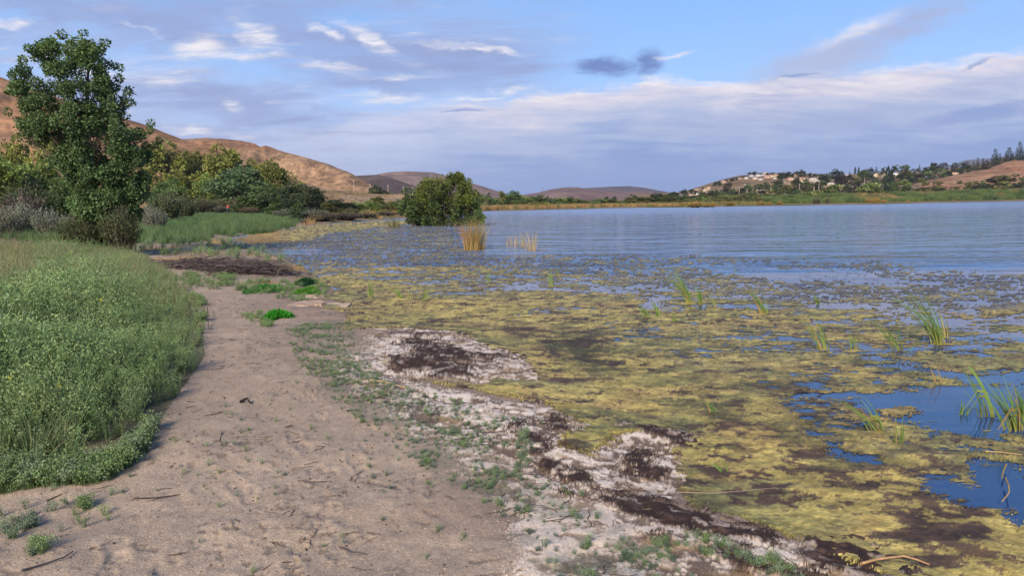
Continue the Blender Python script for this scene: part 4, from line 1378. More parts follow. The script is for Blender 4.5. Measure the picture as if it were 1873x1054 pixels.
# ------------------------------------------------------------------ willow standing in the water
def willow():
    rng = np.random.RandomState(8)
    Y0 = 66.0
    b = D(815, 412, Y0)
    e = empty('willow_tree', (b[0], b[1], 0.0))
    tag(e, 'big bushy yellow green willow standing in the lake shallows', 'tree')

    def loc(px, py, dy):
        p = D(px, py, Y0)
        return np.array([p[0] - b[0], dy, p[2]])
    rows = [(322, 828, 845), (332, 772, 862), (342, 764, 868), (355, 760, 876), (370, 758, 880), (385, 764, 880), (398, 772, 876), (414, 776, 868)]
    ry = [r[0] for r in rows]
    mb, tw, cs = MB(), MB(), []
    while len(cs) < 230:
        py = rng.uniform(324, 411)
        xl, xr = np.interp(py, ry, [r[1] for r in rows]), np.interp(py, ry, [r[2] for r in rows])
        q = rng.uniform(-1, 1)
        px = (xl + xr) / 2 + q * ((xr - xl) / 2 - 4)
        if 795 < px < 822 and py < 334:
            continue
        hw = (xr - xl) / 2 * Y0 / FPX
        c = loc(px, py, math.sqrt(1 - q * q) * hw * rng.uniform(-1, 1) * 0.85)
        cs.append(c)
        col = np.array([0.150, 0.185, 0.036]) if py < 372 else np.array([0.090, 0.130, 0.034])  # top light put into leaf colour: upper clumps paler, lower ones darker
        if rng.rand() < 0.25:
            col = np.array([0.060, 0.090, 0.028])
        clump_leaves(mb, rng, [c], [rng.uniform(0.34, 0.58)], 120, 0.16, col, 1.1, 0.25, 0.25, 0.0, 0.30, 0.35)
    for k in range(60):
        py = rng.uniform(320, 345)
        px = rng.uniform(766, 866)
        if not (np.interp(py, ry, [r[1] for r in rows]) - 4 < px < np.interp(py, ry, [r[2] for r in rows]) + 4):
            continue
        c = loc(px, py, rng.uniform(-1, 1))
        n = 14
        P = c + np.stack([rng.normal(0, 0.05, n), rng.normal(0, .05, n), np.linspace(-0.3, 0.25, n)], 1)
        mb.leaves(P, unit(rng.normal(0, 0.4, (n, 3)) + [0, 0, 1]), rdir(rng, n), 0.18, 0.045, np.array([0.14, 0.165, 0.035]) * rng.uniform(0.8, 1.2, (n, 1)))
    link('crown', mb.mesh('crown'), M_LEAF, e)
    for k in range(14):
        a = np.array([rng.uniform(-1.6, 1.5), rng.uniform(-1, 1), -0.2])
        t = MB()
        t.tube(limb(rng, a, cs[rng.randint(len(cs))], 6, 0.0, 0.1), np.linspace(0.06, 0.015, 6), (0.17, 0.145, 0.11), 5)
        link('trunk', t.mesh('trunk', True), M_BARK, e)


willow()
cr, tr = BIG['dg'][1]
place_tree('willow_bush', cr, tr, 757, 349, 67, 60, 'smaller dark green willow bush on the left flank of the big willow', 'bush', None, -0.05, 0.7)
cr, tr = BIG['dg'][0]
place_tree('willow_bush', cr, tr, 872, 384, 64, 30, 'low green branch bush at the right foot of the big willow', 'bush', None, -0.05, 0.2)


# ------------------------------------------------------------------ reeds
def reed_mesh(seed, n, h, w, col, tip, lean=(0, 0), spread=0.25, base=None, wd=0.010, bend=0.35, segs=5):
    rng = np.random.RandomState(seed)
    mb = MB()
    for i in range(n):
        th = rng.uniform(0, 2 * PI)
        q = math.sqrt(rng.rand())
        b = np.array([math.cos(th) * q * w, math.sin(th) * q * w, -0.08])
        H = h * rng.uniform(0.55, 1.05)
        o = np.array([math.cos(th) * spread * q + lean[0] + rng.normal(0, 0.07), math.sin(th) * spread * q + lean[1] + rng.normal(0, 0.07), 0])
        t = np.linspace(0, 1, segs)[:, None]
        P = b + np.array([0, 0, 1.0]) * H * (t - (bend * 0.35) * t ** 3 * min(1, np.linalg.norm(o))) + o * H * (t ** 1.8)
        k = rng.uniform(0.75, 1.25)
        c = (np.asarray(col)[None, :] * (1 - t) + np.asarray(tip)[None, :] * t) * k
        if base is not None:
            s = np.clip(1 - t * 4, 0, 1)
            c = c * (1 - s) + np.asarray(base)[None, :] * s
        a = rng.uniform(0, PI)
        mb.blade(P, wd * (1 - 0.85 * t[:, 0] ** 1.5), (math.cos(a), math.sin(a), 0), np.clip(c, 0.004, 1))
    return mb


STRAW, RUST, GRN = (0.42, 0.27, 0.085), (0.38, 0.17, 0.06), (0.16, 0.20, 0.05)


def reed_thing(px, py, hpx, wpx, parts, label, cat='reeds', z=0.0, nm='reed_clump', group=None):
    p = G(px, py, z)
    Y = p[1]
    e = empty(nm, p)
    tag(e, label, cat, group)
    k = Y / FPX
    for i, (pn, n, hf, wf, col, tip, lean, spread, base) in enumerate(parts):
        o = link(pn, reed_mesh(int(px * 7 + py + i), n, hpx * hf * k, wpx * wf * k * 0.5, col, tip, lean, spread, base, max(0.006, 0.35 * k), 0.35).mesh(pn), M_REED, e)
        tag(o, kind='stuff')
    return e


reed_thing(867, 457, 64, 40, [('dry_stems', 230, 0.92, 1.0, (0.48, 0.34, 0.13), (0.46, 0.27, 0.11), (-0.05, 0), 0.30, (0.45, 0.26, 0.06)), ('green_stems', 110, 1.08, 0.8, GRN, (0.20, 0.20, 0.06), (0.0, 0), 0.22, (0.4, 0.25, 0.07)),
                              ('rusty_fronds', 46, 0.95, 0.8, RUST, (0.40, 0.14, 0.05), (-0.30, 0), 0.25, STRAW)], 'dense orange and green cattail clump standing in the water before the willow')
reed_thing(971, 459, 42, 18, [('dry_stems', 60, 1.0, 1.0, (0.52, 0.38, 0.17), (0.46, 0.34, 0.16), (-0.12, 0), 0.35, (0.5, 0.33, 0.09))], 'sparse straw coloured reeds, tallest of the thin group right of the cattails')
reed_thing(955, 452, 36, 16, [('dry_stems', 30, 1.0, 1.1, (0.50, 0.38, 0.15), (0.36, 0.30, 0.10), (-0.05, 0), 0.3, STRAW)], 'thin greenish straw reeds in the middle of the sparse group')
reed_thing(935, 450, 28, 20, [('dry_stems', 30, 1.0, 1.2, (0.52, 0.38, 0.17), (0.42, 0.30, 0.16), (0, 0), 0.15, STRAW)], 'short dry reeds at the left of the sparse group')
reed_thing(993, 459, 16, 12, [('dry_stems', 9, 1.0, 1.2, STRAW, (0.42, 0.30, 0.16), (-0.2, 0), 0.3, STRAW)], 'tiny dry reed stubs at the right of the sparse group')
reed_thing(722, 417, 30, 26, [('green_stems', 60, 1.0, 0.7, (0.12, 0.13, 0.05), (0.13, 0.14, 0.06), (-0.30, 0), 0.55, STRAW), ('dry_stems', 20, 0.9, 1.1, (0.14, 0.13, 0.06), (0.16, 0.14, 0.08), (0.1, 0), 0.3, STRAW)], 'green rush clump in the shallows left of the willow')
reed_thing(653, 425, 10, 10, [('dry_stems', 16, 1.0, 1, (0.13, 0.10, 0.06), (0.14, 0.1, 0.06), (0, 0), 0.5, None)], 'tiny brown stub plant in the algae inlet')
reed_thing(775, 412, 28, 44, [('green_stems', 150, 1.0, 1.0, (0.115, 0.12, 0.06), (0.135, 0.14, 0.075), (-0.05, 0), 0.25, STRAW)], 'grey green reeds fringing the left foot of the willow')
reed_thing(805, 414, 24, 26, [('green_stems', 80, 1.0, 1.0, (0.11, 0.12, 0.06), (0.13, 0.14, 0.07), (0.05, 0), 0.2, STRAW)], 'grey green reeds fringing the front foot of the willow')
reed_thing(606, 415, 26, 4, [('stems', 5, 1.0, 1.0, (0.09, 0.07, 0.05), (0.09, 0.07, 0.05), (0, 0), 0.1, None)], 'few bare stems on the inlet shore')
reed_thing(325, 470, 26, 74, [('grey_stems', 190, 1.0, 1.0, (0.135, 0.14, 0.075), (0.15, 0.15, 0.09), (-0.1, 0), 0.45, (0.2, 0.15, 0.08))], 'thin grey green rushes growing behind the brush pile', z=0.1)
reed_thing(280, 462, 22, 46, [('yellow_stems', 80, 1.0, 1.0, (0.26, 0.19, 0.04), (0.22, 0.18, 0.05), (0, 0), 0.4, (0.25, 0.14, 0.04))], 'yellow weed tuft on the inlet mud behind the brush pile', z=0.12)

# leaning green blades by the water: every leaf is its own piece
CLUMPS = [  # px, py, tip px offset, height, blades, label, strong
    (1262, 556, -52, 62, 18, 'thickest green reed clump far out in the algae, leaning left'),
    (1283, 556, -10, 34, 6, 'small upright reed just right of the thickest clump'), (1310, 560, -10, 24, 4, 'faint short reed right of the thickest clump'),
    (1398, 574, -40, 46, 12, 'green reed clump leaning left beyond the middle of the algae'),
    (1498, 556, -12, 18, 5, 'short reed with a folded straw leaf far out'),
    (1510, 640, -46, 62, 13, 'yellow footed reed clump leaning left, in the middle of the algae'), (1562, 637, -10, 34, 5, 'thin small reed right of the yellow footed clump'),
    (1643, 640, -46, 62, 9, 'slim dark footed reed with a reflection'), (1718, 630, -82, 96, 20, 'tallest green reed clump bending left above the blue pool'),
    (1732, 618, -12, 60, 4, 'thin reed behind the tallest clump'),
    (1612, 790, -66, 66, 9, 'splayed reed with one leaf lying flat at the pool edge'), (1645, 812, -6, 52, 5, 'short yellow footed upright reed at the pool edge'),
    (1805, 762, -84, 96, 6, 'single thick broken reed stalk standing in the blue pool'), (1862, 786, -70, 92, 18, 'reed clump with orange broken leaves at the right edge'),
    (1880, 770, -30, 70, 16, 'fresh green reed clump cut by the right edge'), (1762, 756, 3, 22, 6, 'small pale reed tuft alone in the pool'),
    (735, 546, -26, 28, 9, 'small reed fan on the yellow algae near the green moss'), (748, 547, 2, 14, 4, 'tiny reed shoot beside the small fan'), (676, 545, 2, 34, 5, 'thin upright reed nearest the green moss'), (777, 550, 8, 28, 6, 'small thin reed leaning right on the yellow algae'),
    (893, 518, -2, 24, 4, 'tiny upright reed on a yellow streak'), (1007, 524, -4, 36, 5, 'tall thin reed on the far algae'), (1019, 502, -2, 16, 3, 'faint reed shoot on the far algae'),
    (1184, 580, -22, 26, 7, 'left one of a pair of small yellow reeds'), (1206, 578, -14, 28, 7, 'right one of a pair of small yellow reeds'), (1233, 588, -2, 22, 4, 'little yellow reed right of the pair'),
    (1345, 500, -2, 16, 2, 'hair thin reed in the dark weed'), (1325, 862, -30, 26, 4, 'small dark bent reed by the brown rot'), (1655, 640, 40, 20, 1, 'lone reed leaf lying to the right of the slim reed'),
    (1715, 700, -20, 34, 3, 'dead straw stems sticking out above the blue pool'), (1310, 755, -22, 26, 5, 'curved dark green reed on the algae near the white crust'),
]
for ci, (px, py, ox, hp, nb, lab) in enumerate(CLUMPS):
    p = G(px, py, 0.01)
    k = p[1] / FPX
    rng = np.random.RandomState(900 + ci)
    e = empty('reed_clump', p)
    tag(e, lab, 'reed')
    H, OX = hp * k * 1.30, ox * k * 1.45
    thick = 'thick' in lab and 'stalk' in lab
    for b in range(int(nb * 1.4) if not thick else nb):
        f = rng.uniform(0.55, 1.0)
        bx = rng.normal(0, 0.018 + 0.0016 * nb)
        by = rng.normal(0, 0.02)
        o = OX * rng.uniform(0.35, 1.15) * f + rng.normal(0, 0.05 * H)
        oy = rng.normal(0, 0.15 * H)
        t = np.linspace(0, 1, 7)
        droop = 0.18 * rng.rand()
        P = np.stack([bx + o * t ** 1.5, by + oy * t, -0.06 + (H * f + 0.06) * (t - droop * t ** 3)], 1)
        w = (0.0055 + 0.0034 * k * 100) * rng.uniform(0.7, 1.2) * (1 - 0.9 * t ** 1.6)
        if thick and b == 0:
            w = 0.020 * (1 - 0.5 * t)
        g0, g1 = np.array([0.36, 0.29, 0.07]), np.array([0.13, 0.215, 0.045]) * rng.uniform(0.75, 1.3)
        if 'straw stems' in lab or (rng.rand() < 0.10):
            g1 = np.array([0.34, 0.22, 0.09])
        s = np.clip(t * 3.2, 0, 1)[:, None]
        C = g0 * (1 - s) + g1 * s
        mb = MB()
        a = rng.uniform(-0.5, 0.5)
        mb.blade(P, w, (math.cos(a), math.sin(a), 0.0), C)
        link('leaf', mb.mesh('leaf'), M_REED, e)
    if 'broken' in lab or 'flat' in lab or 'folded' in lab:
        for b in range(4 if 'orange' in lab else 2):
            mb = MB()
            s = -1 if rng.rand() < 0.75 else 1
            q = rng.uniform(0.6, 1.0)
            P = np.array([[0, 0, 0.0], [s * 0.05 * q, -0.02, H * 0.40 * q], [s * 0.14 * q, -0.05, H * 0.44 * q], [s * H * 0.55 * q, -0.10, H * 0.06]])
            mb.blade(P, [0.010, 0.011, 0.010, 0.004], (0.3, 0.2, 0.9), (0.34, 0.22, 0.075) if 'orange' in lab else (0.24, 0.26, 0.06))
            link('broken_leaf', mb.mesh('broken_leaf'), M_REED, e)
# ------------------------------------------------------------------ masses of small plants (scattered as instances)
HID = []


def scatter(name, label, protos, P, rot, scl, idx, kind='stuff'):
    c = bpy.data.collections.new(name + '_kinds')
    for i, (me, mat) in enumerate(protos):
        o = bpy.data.objects.new('%s_kind_%02d' % (name, i), me)
        if len(me.materials) == 0:
            me.materials.append(mat)
        c.objects.link(o)
    me = bpy.data.meshes.new(name)
    n = len(P)
    me.vertices.add(n)
    me.vertices.foreach_set('co', np.asarray(P, np.float32).ravel())
    a = me.attributes.new('rot', 'FLOAT_VECTOR', 'POINT')
    a.data.foreach_set('vector', np.asarray(rot, np.float32).ravel())
    a = me.attributes.new('scl', 'FLOAT', 'POINT')
    a.data.foreach_set('value', np.asarray(scl, np.float32))
    a = me.attributes.new('idx', 'INT', 'POINT')
    a.data.foreach_set('value', np.asarray(idx, np.int32))
    o = link(name, me)
    tag(o, label, kind=kind)
    ng = bpy.data.node_groups.new(name + '_scatter', 'GeometryNodeTree')
    ng.interface.new_socket('Geometry', in_out='INPUT', socket_type='NodeSocketGeometry')
    ng.interface.new_socket('Geometry', in_out='OUTPUT', socket_type='NodeSocketGeometry')
    gi, go = ng.nodes.new('NodeGroupInput'), ng.nodes.new('NodeGroupOutput')
    ip = ng.nodes.new('GeometryNodeInstanceOnPoints')
    ci = ng.nodes.new('GeometryNodeCollectionInfo')
    ci.inputs['Collection'].default_value = c
    ci.inputs['Separate Children'].default_value = True
    ci.inputs['Reset Children'].default_value = True
    L = ng.links.new

    def attr(nm, dt):
        q = ng.nodes.new('GeometryNodeInputNamedAttribute')
        q.data_type = dt
        q.inputs[0].default_value = nm
        return [s for s in q.outputs if s.enabled and s.name == 'Attribute'][0]
    L(gi.outputs[0], ip.inputs['Points'])
    L(ci.outputs[0], ip.inputs['Instance'])
    ip.inputs['Pick Instance'].default_value = True
    L(attr('idx', 'INT'), ip.inputs['Instance Index'])
    L(attr('rot', 'FLOAT_VECTOR'), ip.inputs['Rotation'])
    L(attr('scl', 'FLOAT'), ip.inputs['Scale'])
    L(ip.outputs[0], go.inputs[0])
    md = o.modifiers.new('scatter', 'NODES')
    md.node_group = ng
    return o


def herb(seed, stems=9, h=0.62, col=(0.105, 0.150, 0.052), leaf=0.075, fl=False, per=15):
    rng = np.random.RandomState(seed)
    mb = MB()
    for s in range(stems):
        th = rng.uniform(0, 2 * PI)
        q = rng.uniform(0.10, 0.42)
        H = h * rng.uniform(0.65, 1.05)
        o = np.array([math.cos(th), math.sin(th), 0])
        t = np.linspace(0, 1, 5)[:, None]
        P = o * 0.03 + o * q * H * t ** 1.4 + np.array([0, 0, 1]) * H * t + rng.normal(0, 0.008, (5, 3))
        P[0, 2] = -0.03
        mb.blade(P, [0.0035, 0.003, 0.003, 0.002, 0.001], (-math.sin(th), math.cos(th), 0), np.array(col) * 0.9 * rng.uniform(0.8, 1.2))
        n = per
        u = rng.uniform(0.12, 1.0, n)
        C = np.stack([np.interp(u, t[:, 0], P[:, i]) for i in range(3)], 1)
        d = rdir(rng, n)
        d[:, 2] = np.abs(d[:, 2]) * 0.5 + 0.15
        d = unit(d)
        Ls = leaf * rng.uniform(0.6, 1.25, n) * (1.15 - 0.6 * u)
        k = rng.uniform(0.75, 1.3, (n, 1)) * (0.80 + 0.4 * u[:, None])
        mb.leaves(C, d, unit(rdir(rng, n) * 0.5 + [0, 0, 1]), Ls, Ls * 0.16, np.array(col)[None, :] * k)
        # side sprigs of tiny leaves at the top
        n2 = 9
        C2 = P[-1] + rng.normal(0, 0.03, (n2, 3))
        mb.leaves(C2, unit(rdir(rng, n2) + [0, 0, 0.7]), rdir(rng, n2), 0.030, 0.007, np.array(col)[None, :] * rng.uniform(1.0, 1.5, (n2, 1)))
        if fl and s < 1:
            C3 = P[-1] + rng.normal(0, 0.014, (7, 3))
            mb.leaves(C3, unit(rdir(rng, 7) + [0, 0, 1]), rdir(rng, 7), 0.016, 0.007, np.array([[0.55, 0.48, 0.03]]).repeat(7, 0))
    return mb.mesh('herb')


def tuft(seed, n=34, h=0.5, w=0.10, spread=0.5, col=(0.10, 0.16, 0.05), tip=(0.14, 0.19, 0.07), wd=0.006):
    return reed_mesh(seed, n, h, w, col, tip, (0, 0), spread, None, wd, 0.5, 4).mesh('tuft')


rs = np.random.RandomState(77)
HG = [(0.205, 0.280, 0.108), (0.168, 0.252, 0.100), (0.232, 0.290, 0.118), (0.150, 0.238, 0.090), (0.195, 0.268, 0.124), (0.235, 0.285, 0.105)]
herbs = [(herb(100 + i, 9, 0.62, HG[i], 0.047, i == 5, 32), M_HERB) for i in range(6)]
tufts = [(tuft(130 + i, 40, 0.62, 0.10, 0.55, *(((0.155, 0.215, 0.085), (0.225, 0.27, 0.13)), ((0.19, 0.225, 0.10), (0.28, 0.28, 0.16)), ((0.135, 0.20, 0.08), (0.19, 0.25, 0.115)))[i]), M_HERB) for i in range(3)]
straw = [(tuft(140, 26, 0.75, 0.10, 0.6, (0.30, 0.24, 0.11), (0.36, 0.29, 0.15), 0.004), M_HERB)]

# bank: herbs crowd the near part, grass tufts the far part
X, Y = [], []
N = 60000
A = rs.uniform(math.radians(-60), math.radians(-2), N)
R = np.sqrt(rs.uniform(2.6 ** 2, 32 ** 2, N))
x, y = R * np.sin(A), R * np.cos(A)
wob = 0.25
jx, jy = x + (fbm(x * 1.7, y * 1.7, 3, 151) - 0.5) * 0.5 + 0.10, y + (fbm(x * 1.7 + 9, y * 1.7, 3, 152) - 0.5) * 0.5 - 0.12
ins = inpoly(jx, jy, BANK)
dens = np.where(R < 9, 0.74, np.where(R < 16, 0.44, 0.34))
# bare gap of sand near the front of the bank
gpx, gpy = to_px(x, y, 0.3)
gap = ell(gpx, gpy, 168, 818, 62, 16, -4) < 1
keep = ins & (rs.rand(N) < dens * (0.35 + 0.9 * fbm(x * 1.1, y * 1.1, 3, 153)) * 1.35) & ~gap
x, y, R = x[keep], y[keep], R[keep]
z = gz(x, y)
n = len(x)
print('bank plants', n)
edge = np.zeros(n)
ex, ey = to_px(x, y, z)
inner = inpoly(x + 0.55, y - 0.3, BANK) & inpoly(x + 0.3, y - 0.65, BANK)
rim = ~(inpoly(x + 0.25, y - 0.2, BANK))
bd = np.full(n, 1e9)
for i in range(len(BANK)):
    (ax, ay), (bx, by) = BANK[i], BANK[(i + 1) % len(BANK)]
    ddx, ddy = bx - ax, by - ay
    tt_ = np.clip(((x - ax) * ddx + (y - ay) * ddy) / (ddx * ddx + ddy * ddy), 0, 1)
    bd = np.minimum(bd, np.hypot(x - ax - tt_ * ddx, y - ay - tt_ * ddy))
bd = bd + (fbm(x * 1.5, y * 1.5, 3, 157) - 0.5) * 0.7
hh = np.interp(bd, [0, 0.35, 0.9, 1.8], [0.34, 0.52, 0.76, 1.0]) * (0.62 + 0.75 * fbm(x * 0.8, y * 0.8, 3, 154)) * rs.uniform(0.8, 1.2, n)
hh *= np.where(R > 9, 0.92, 1.0) * np.interp(R, [3, 4.5, 6, 8], [0.5, 0.75, 0.95, 1.0])
kindp = rs.rand(n)
grassy = sstep(9, 17, R + (fbm(x * 0.5, y * 0.5, 3, 155) - 0.5) * 8)
idx = np.where(kindp < grassy * 0.85, 6 + rs.randint(0, 3, n), (fbm(x * 0.9, y * 0.9, 3, 156) * 9 + rs.uniform(-9, 9, n)).astype(int) % 5)
idx = np.where((idx < 6) & (rs.rand(n) < 0.02), 5, idx)
stw = (rs.rand(n) < 0.07 * grassy * 1.5 + 0.004) | ((ex < 60) & (R > 12) & (rs.rand(n) < 0.35))
idx = np.where(stw, 9, idx)
idx = np.where((R < 10) & (rs.rand(n) < 0.10), 6 + rs.randint(0, 3, n), idx)
hh = np.where(inner & (rs.rand(n) < 0.03), hh * 1.35, hh)
rot = np.stack([rs.normal(0, 0.16, n), rs.normal(0, 0.16, n), rs.uniform(0, 6.28, n)], 1)
scatter('bank_herbs', 'lush green weeds and grass covering the bank beside the path', herbs + tufts + straw, np.stack([x, y, z], 1), rot, hh, idx)

# sprawling grass before the brush pile and low edge plants along the bank
low = [(herb(170 + i, 13, 0.16, c, 0.026, False, 14), M_HERB) for i, c in enumerate([(0.165, 0.235, 0.092), (0.175, 0.230, 0.130), (0.145, 0.215, 0.085)])] + [(tuft(180, 30, 0.14, 0.05, 0.8, (0.09, 0.16, 0.055), (0.13, 0.20, 0.075), 0.004), M_HERB), (herb(174, 14, 0.10, (0.125, 0.165, 0.115), 0.035, False, 7), M_HERB), (herb(175, 16, 0.08, (0.095, 0.135, 0.085), 0.03, False, 7), M_HERB)]


def px_scatter(poly, n, seed, z=0.2):
    r = np.random.RandomState(seed)
    a = np.array(poly, float)
    lo, hi = a.min(0), a.max(0)
    W = np.array([G(p[0], p[1], z)[:2] for p in poly])
    lo, hi = W.min(0), W.max(0)
    out = np.zeros((0, 2))
    while len(out) < n:
        q = r.uniform(lo, hi, (n * 4, 2))
        out = np.concatenate([out, q[inpoly(q[:, 0], q[:, 1], [tuple(w) for w in W])]])
    return out[:n]


def low_scatter(name, label, specs, protos, tilt=0.2, fq=2.2):
    Ps, S, I = [], [], []
    r = np.random.RandomState(len(name))
    for poly, n, s0, s1, kinds, thr in specs:
        q = px_scatter(poly, n, n)
        if thr:
            q = q[fbm(q[:, 0] * fq, q[:, 1] * fq, 4, 190) > thr]
        zz = gz(q[:, 0], q[:, 1])
        Ps.append(np.column_stack([q, zz]))
        S.append(r.uniform(s0, s1, len(q)))
        I.append(np.array(kinds)[r.randint(0, len(kinds), len(q))])
    P, S, I = np.concatenate(Ps), np.concatenate(S), np.concatenate(I)
    rot = np.stack([r.normal(0, tilt, len(P)), r.normal(0, tilt, len(P)), r.uniform(0, 6.28, len(P))], 1)
    return scatter(name, label, protos, P, rot, S, I)


low_scatter('edge_grass', 'short green grass and creeping weeds along the path edges',
            [([(312, 505), (400, 502), (470, 508), (530, 505), (540, 520), (470, 535), (420, 528), (350, 530), (325, 522)], 700, 0.3, 0.75, [0, 2, 3, 3], 0.42),
             ([(235, 440), (420, 436), (540, 470), (560, 495), (520, 500), (440, 476), (330, 470), (250, 470)], 420, 0.5, 1.6, [3, 3, 0, 1], 0.46),
             ([(500, 508), (590, 500), (600, 525), (560, 545), (500, 540)], 160, 0.35, 0.7, [0, 2, 3], 0.42),
             ([(435, 570), (480, 565), (500, 590), (520, 600), (470, 595)], 60, 0.3, 0.5, [0, 3], 0.4),
             ([(-300, 890), (-100, 872), (150, 866), (240, 845), (275, 795), (290, 790), (262, 850), (190, 892), (60, 905), (-300, 935)], 700, 0.28, 0.72, [0, 1, 2, 0, 3, 3], 0.38),
             ([(-200, 900), (60, 905), (200, 905), (230, 960), (100, 990), (-200, 1010)], 46, 0.15, 0.4, [1, 0], 0.45),
             ([(0, 960), (60, 950), (70, 990), (0, 1010)], 16, 0.25, 0.42, [1, 4], 0), ([(60, 1020), (90, 1015), (90, 1040), (55, 1045)], 10, 0.2, 0.4, [0, 4], 0),
             ([(148, 932), (166, 930), (166, 944), (148, 946)], 6, 0.3, 0.45, [2], 0), ([(345, 540), (380, 545), (370, 640), (330, 700), (290, 790), (340, 690), (365, 600)], 60, 0.3, 0.8, [0, 2], 0)], low)
low_scatter('sprigs', 'scattered tiny grey green sprigs between the sand and the crust',
            [(GREENZ, 4200, 0.06, 0.20, [0, 1, 4, 2, 4, 5], 0.54), (GREENZ, 700, 0.06, 0.20, [1, 2, 4], 0),
             ([(900, 900), (1300, 960), (1500, 1000), (1560, 1100), (1000, 1100)], 700, 0.08, 0.32, [1, 4, 5, 0], 0.48),
             ([(690, 690), (900, 735), (1010, 760), (960, 840), (1080, 900), (960, 900), (800, 790)], 500, 0.08, 0.24, [0, 1, 4, 5], 0.48),
             ([(940, 780), (970, 770), (975, 850), (945, 850)], 60, 0.10, 0.28, [1, 4], 0),
             ([(300, 760), (560, 700), (900, 880), (1000, 1060), (200, 1060), (200, 900)], 90, 0.08, 0.22, [1, 2, 4], 0)], low, 0.2, 4.5)

# crumbs, dead stems and grit on the sand
rr = np.random.RandomState(5)


def stick_mesh(seed, L=0.14, r=0.0022, col=(0.075, 0.052, 0.042)):
    rg = np.random.RandomState(seed)
    mb = MB()
    P = np.stack([np.linspace(-L / 2, L / 2, 5), rg.normal(0, L * 0.05, 5), 0.004 + rg.uniform(0, 0.006, 5)], 1)
    mb.tube(P, [r, r * 1.1, r, r * 0.9, r * 0.5], col, 4)
    if seed % 2:
        mb.tube([P[2], P[2] + [0.03, 0.03, 0.006]], [r * 0.7, r * 0.4], col, 4)
    return mb.mesh('stick')


def grit_mesh(seed, col):
    rg = np.random.RandomState(seed)
    bm = bmesh.new()
    bmesh.ops.create_icosphere(bm, subdivisions=1, radius=0.010)
    for v in bm.verts:
        v.co *= rg.uniform(0.7, 1.2)
        v.co.z *= 0.6
    me = bpy.data.meshes.new('grit')
    bm.to_mesh(me)
    bm.free()
    at = me.color_attributes.new('Col', 'FLOAT_COLOR', 'POINT')
    at.data.foreach_set('color', np.tile([*col, 1.0], len(me.vertices)).astype(np.float32))
    return me


lit = [(stick_mesh(1), M_WOOD), (stick_mesh(2, 0.09, 0.003), M_WOOD), (stick_mesh(3, 0.06, 0.002, (0.20, 0.145, 0.10)), M_WOOD), (stick_mesh(4, 0.20, 0.0022, (0.09, 0.065, 0.05)), M_WOOD),
       (grit_mesh(1, (0.40, 0.31, 0.24)), M_ROCK), (grit_mesh(2, (0.22, 0.16, 0.12)), M_ROCK), (grit_mesh(3, (0.06, 0.045, 0.04)), M_ROCK)]
SANDP = [(345, 540), (520, 545), (560, 640), (640, 760), (820, 880), (960, 960), (1000, 1200), (-300, 1200), (-300, 960), (160, 890), (260, 800), (340, 690), (370, 600)]
specs = [(SANDP, 900, 0.3, 1.0, [0, 1, 2, 2, 3], 0.53), (SANDP, 260, 0.3, 0.8, [1, 2, 2], 0), (SANDP, 5200, 0.25, 0.9, [4, 5, 5, 5, 6], 0),
         ([(640, 690), (1010, 760), (1300, 900), (1640, 1010), (1700, 1200), (1000, 1200), (900, 900)], 1100, 0.4, 1.3, [0, 2, 2, 3, 4, 4, 6], 0.45)]
low_scatter('litter', 'crumbs of dead stems and grit lying on the sand', specs, lit, 0.05)

# fibrous dead weed standing out of the peat and the crust
fib = [(reed_mesh(i, 30, 0.05, 0.07, (0.050, 0.034, 0.027), (0.09, 0.06, 0.045), (0, 0), 1.6, None, 0.0022, 0.9, 4).mesh('fibre'), M_WOOD) for i in (1, 2)] + \
      [(reed_mesh(3, 24, 0.035, 0.07, (0.50, 0.42, 0.34), (0.56, 0.47, 0.38), (0, 0), 1.6, None, 0.003, 0.9, 4).mesh('fibre'), M_ROCK),
       (reed_mesh(4, 26, 0.035, 0.07, (0.30, 0.235, 0.060), (0.34, 0.26, 0.07), (0, 0), 1.8, None, 0.003, 0.9, 4).mesh('fibre'), M_MAT),
       (reed_mesh(5, 26, 0.035, 0.07, (0.10, 0.065, 0.035), (0.15, 0.10, 0.05), (0, 0), 1.8, None, 0.003, 0.9, 4).mesh('fibre'), M_MAT)]
Ps, I = [], []
q = px_scatter([(560, 560), (1000, 640), (1300, 760), (1660, 1000), (1750, 1150), (1000, 1150), (900, 900), (640, 690)], 26000, 9)
zpx, zpy = zone_px(q[:, 0], q[:, 1])
pt = np.zeros(len(q))
for cx, cy, rx, ry, an, w in PEAT:
    pt = np.maximum(pt, w * (1.2 - ell(zpx, zpy, cx, cy, rx, ry, an)))
cm = np.zeros(len(q), bool)
for pl in CRUST:
    cm |= inpoly(zpx, zpy, pl)
m1 = pt > 0.25
m2 = cm & ~m1 & (rr.rand(len(q)) < 0.45)
q1, q2 = q[m1][:3500], q[m2][:2600]
qq = np.concatenate([q1, q2])
ii = np.concatenate([rr.randint(0, 2, len(q1)), np.full(len(q2), 2)])
zz = gz(qq[:, 0], qq[:, 1]) + 0.01
scatter('dead_weed', 'matted fibres of dead water weed on the shore', fib[:3], np.column_stack([qq, zz]), np.stack([rr.normal(0, .15, len(qq)), rr.normal(0, .15, len(qq)), rr.uniform(0, 6.28, len(qq))], 1),
        rr.uniform(0.6, 1.5, len(qq)), ii)

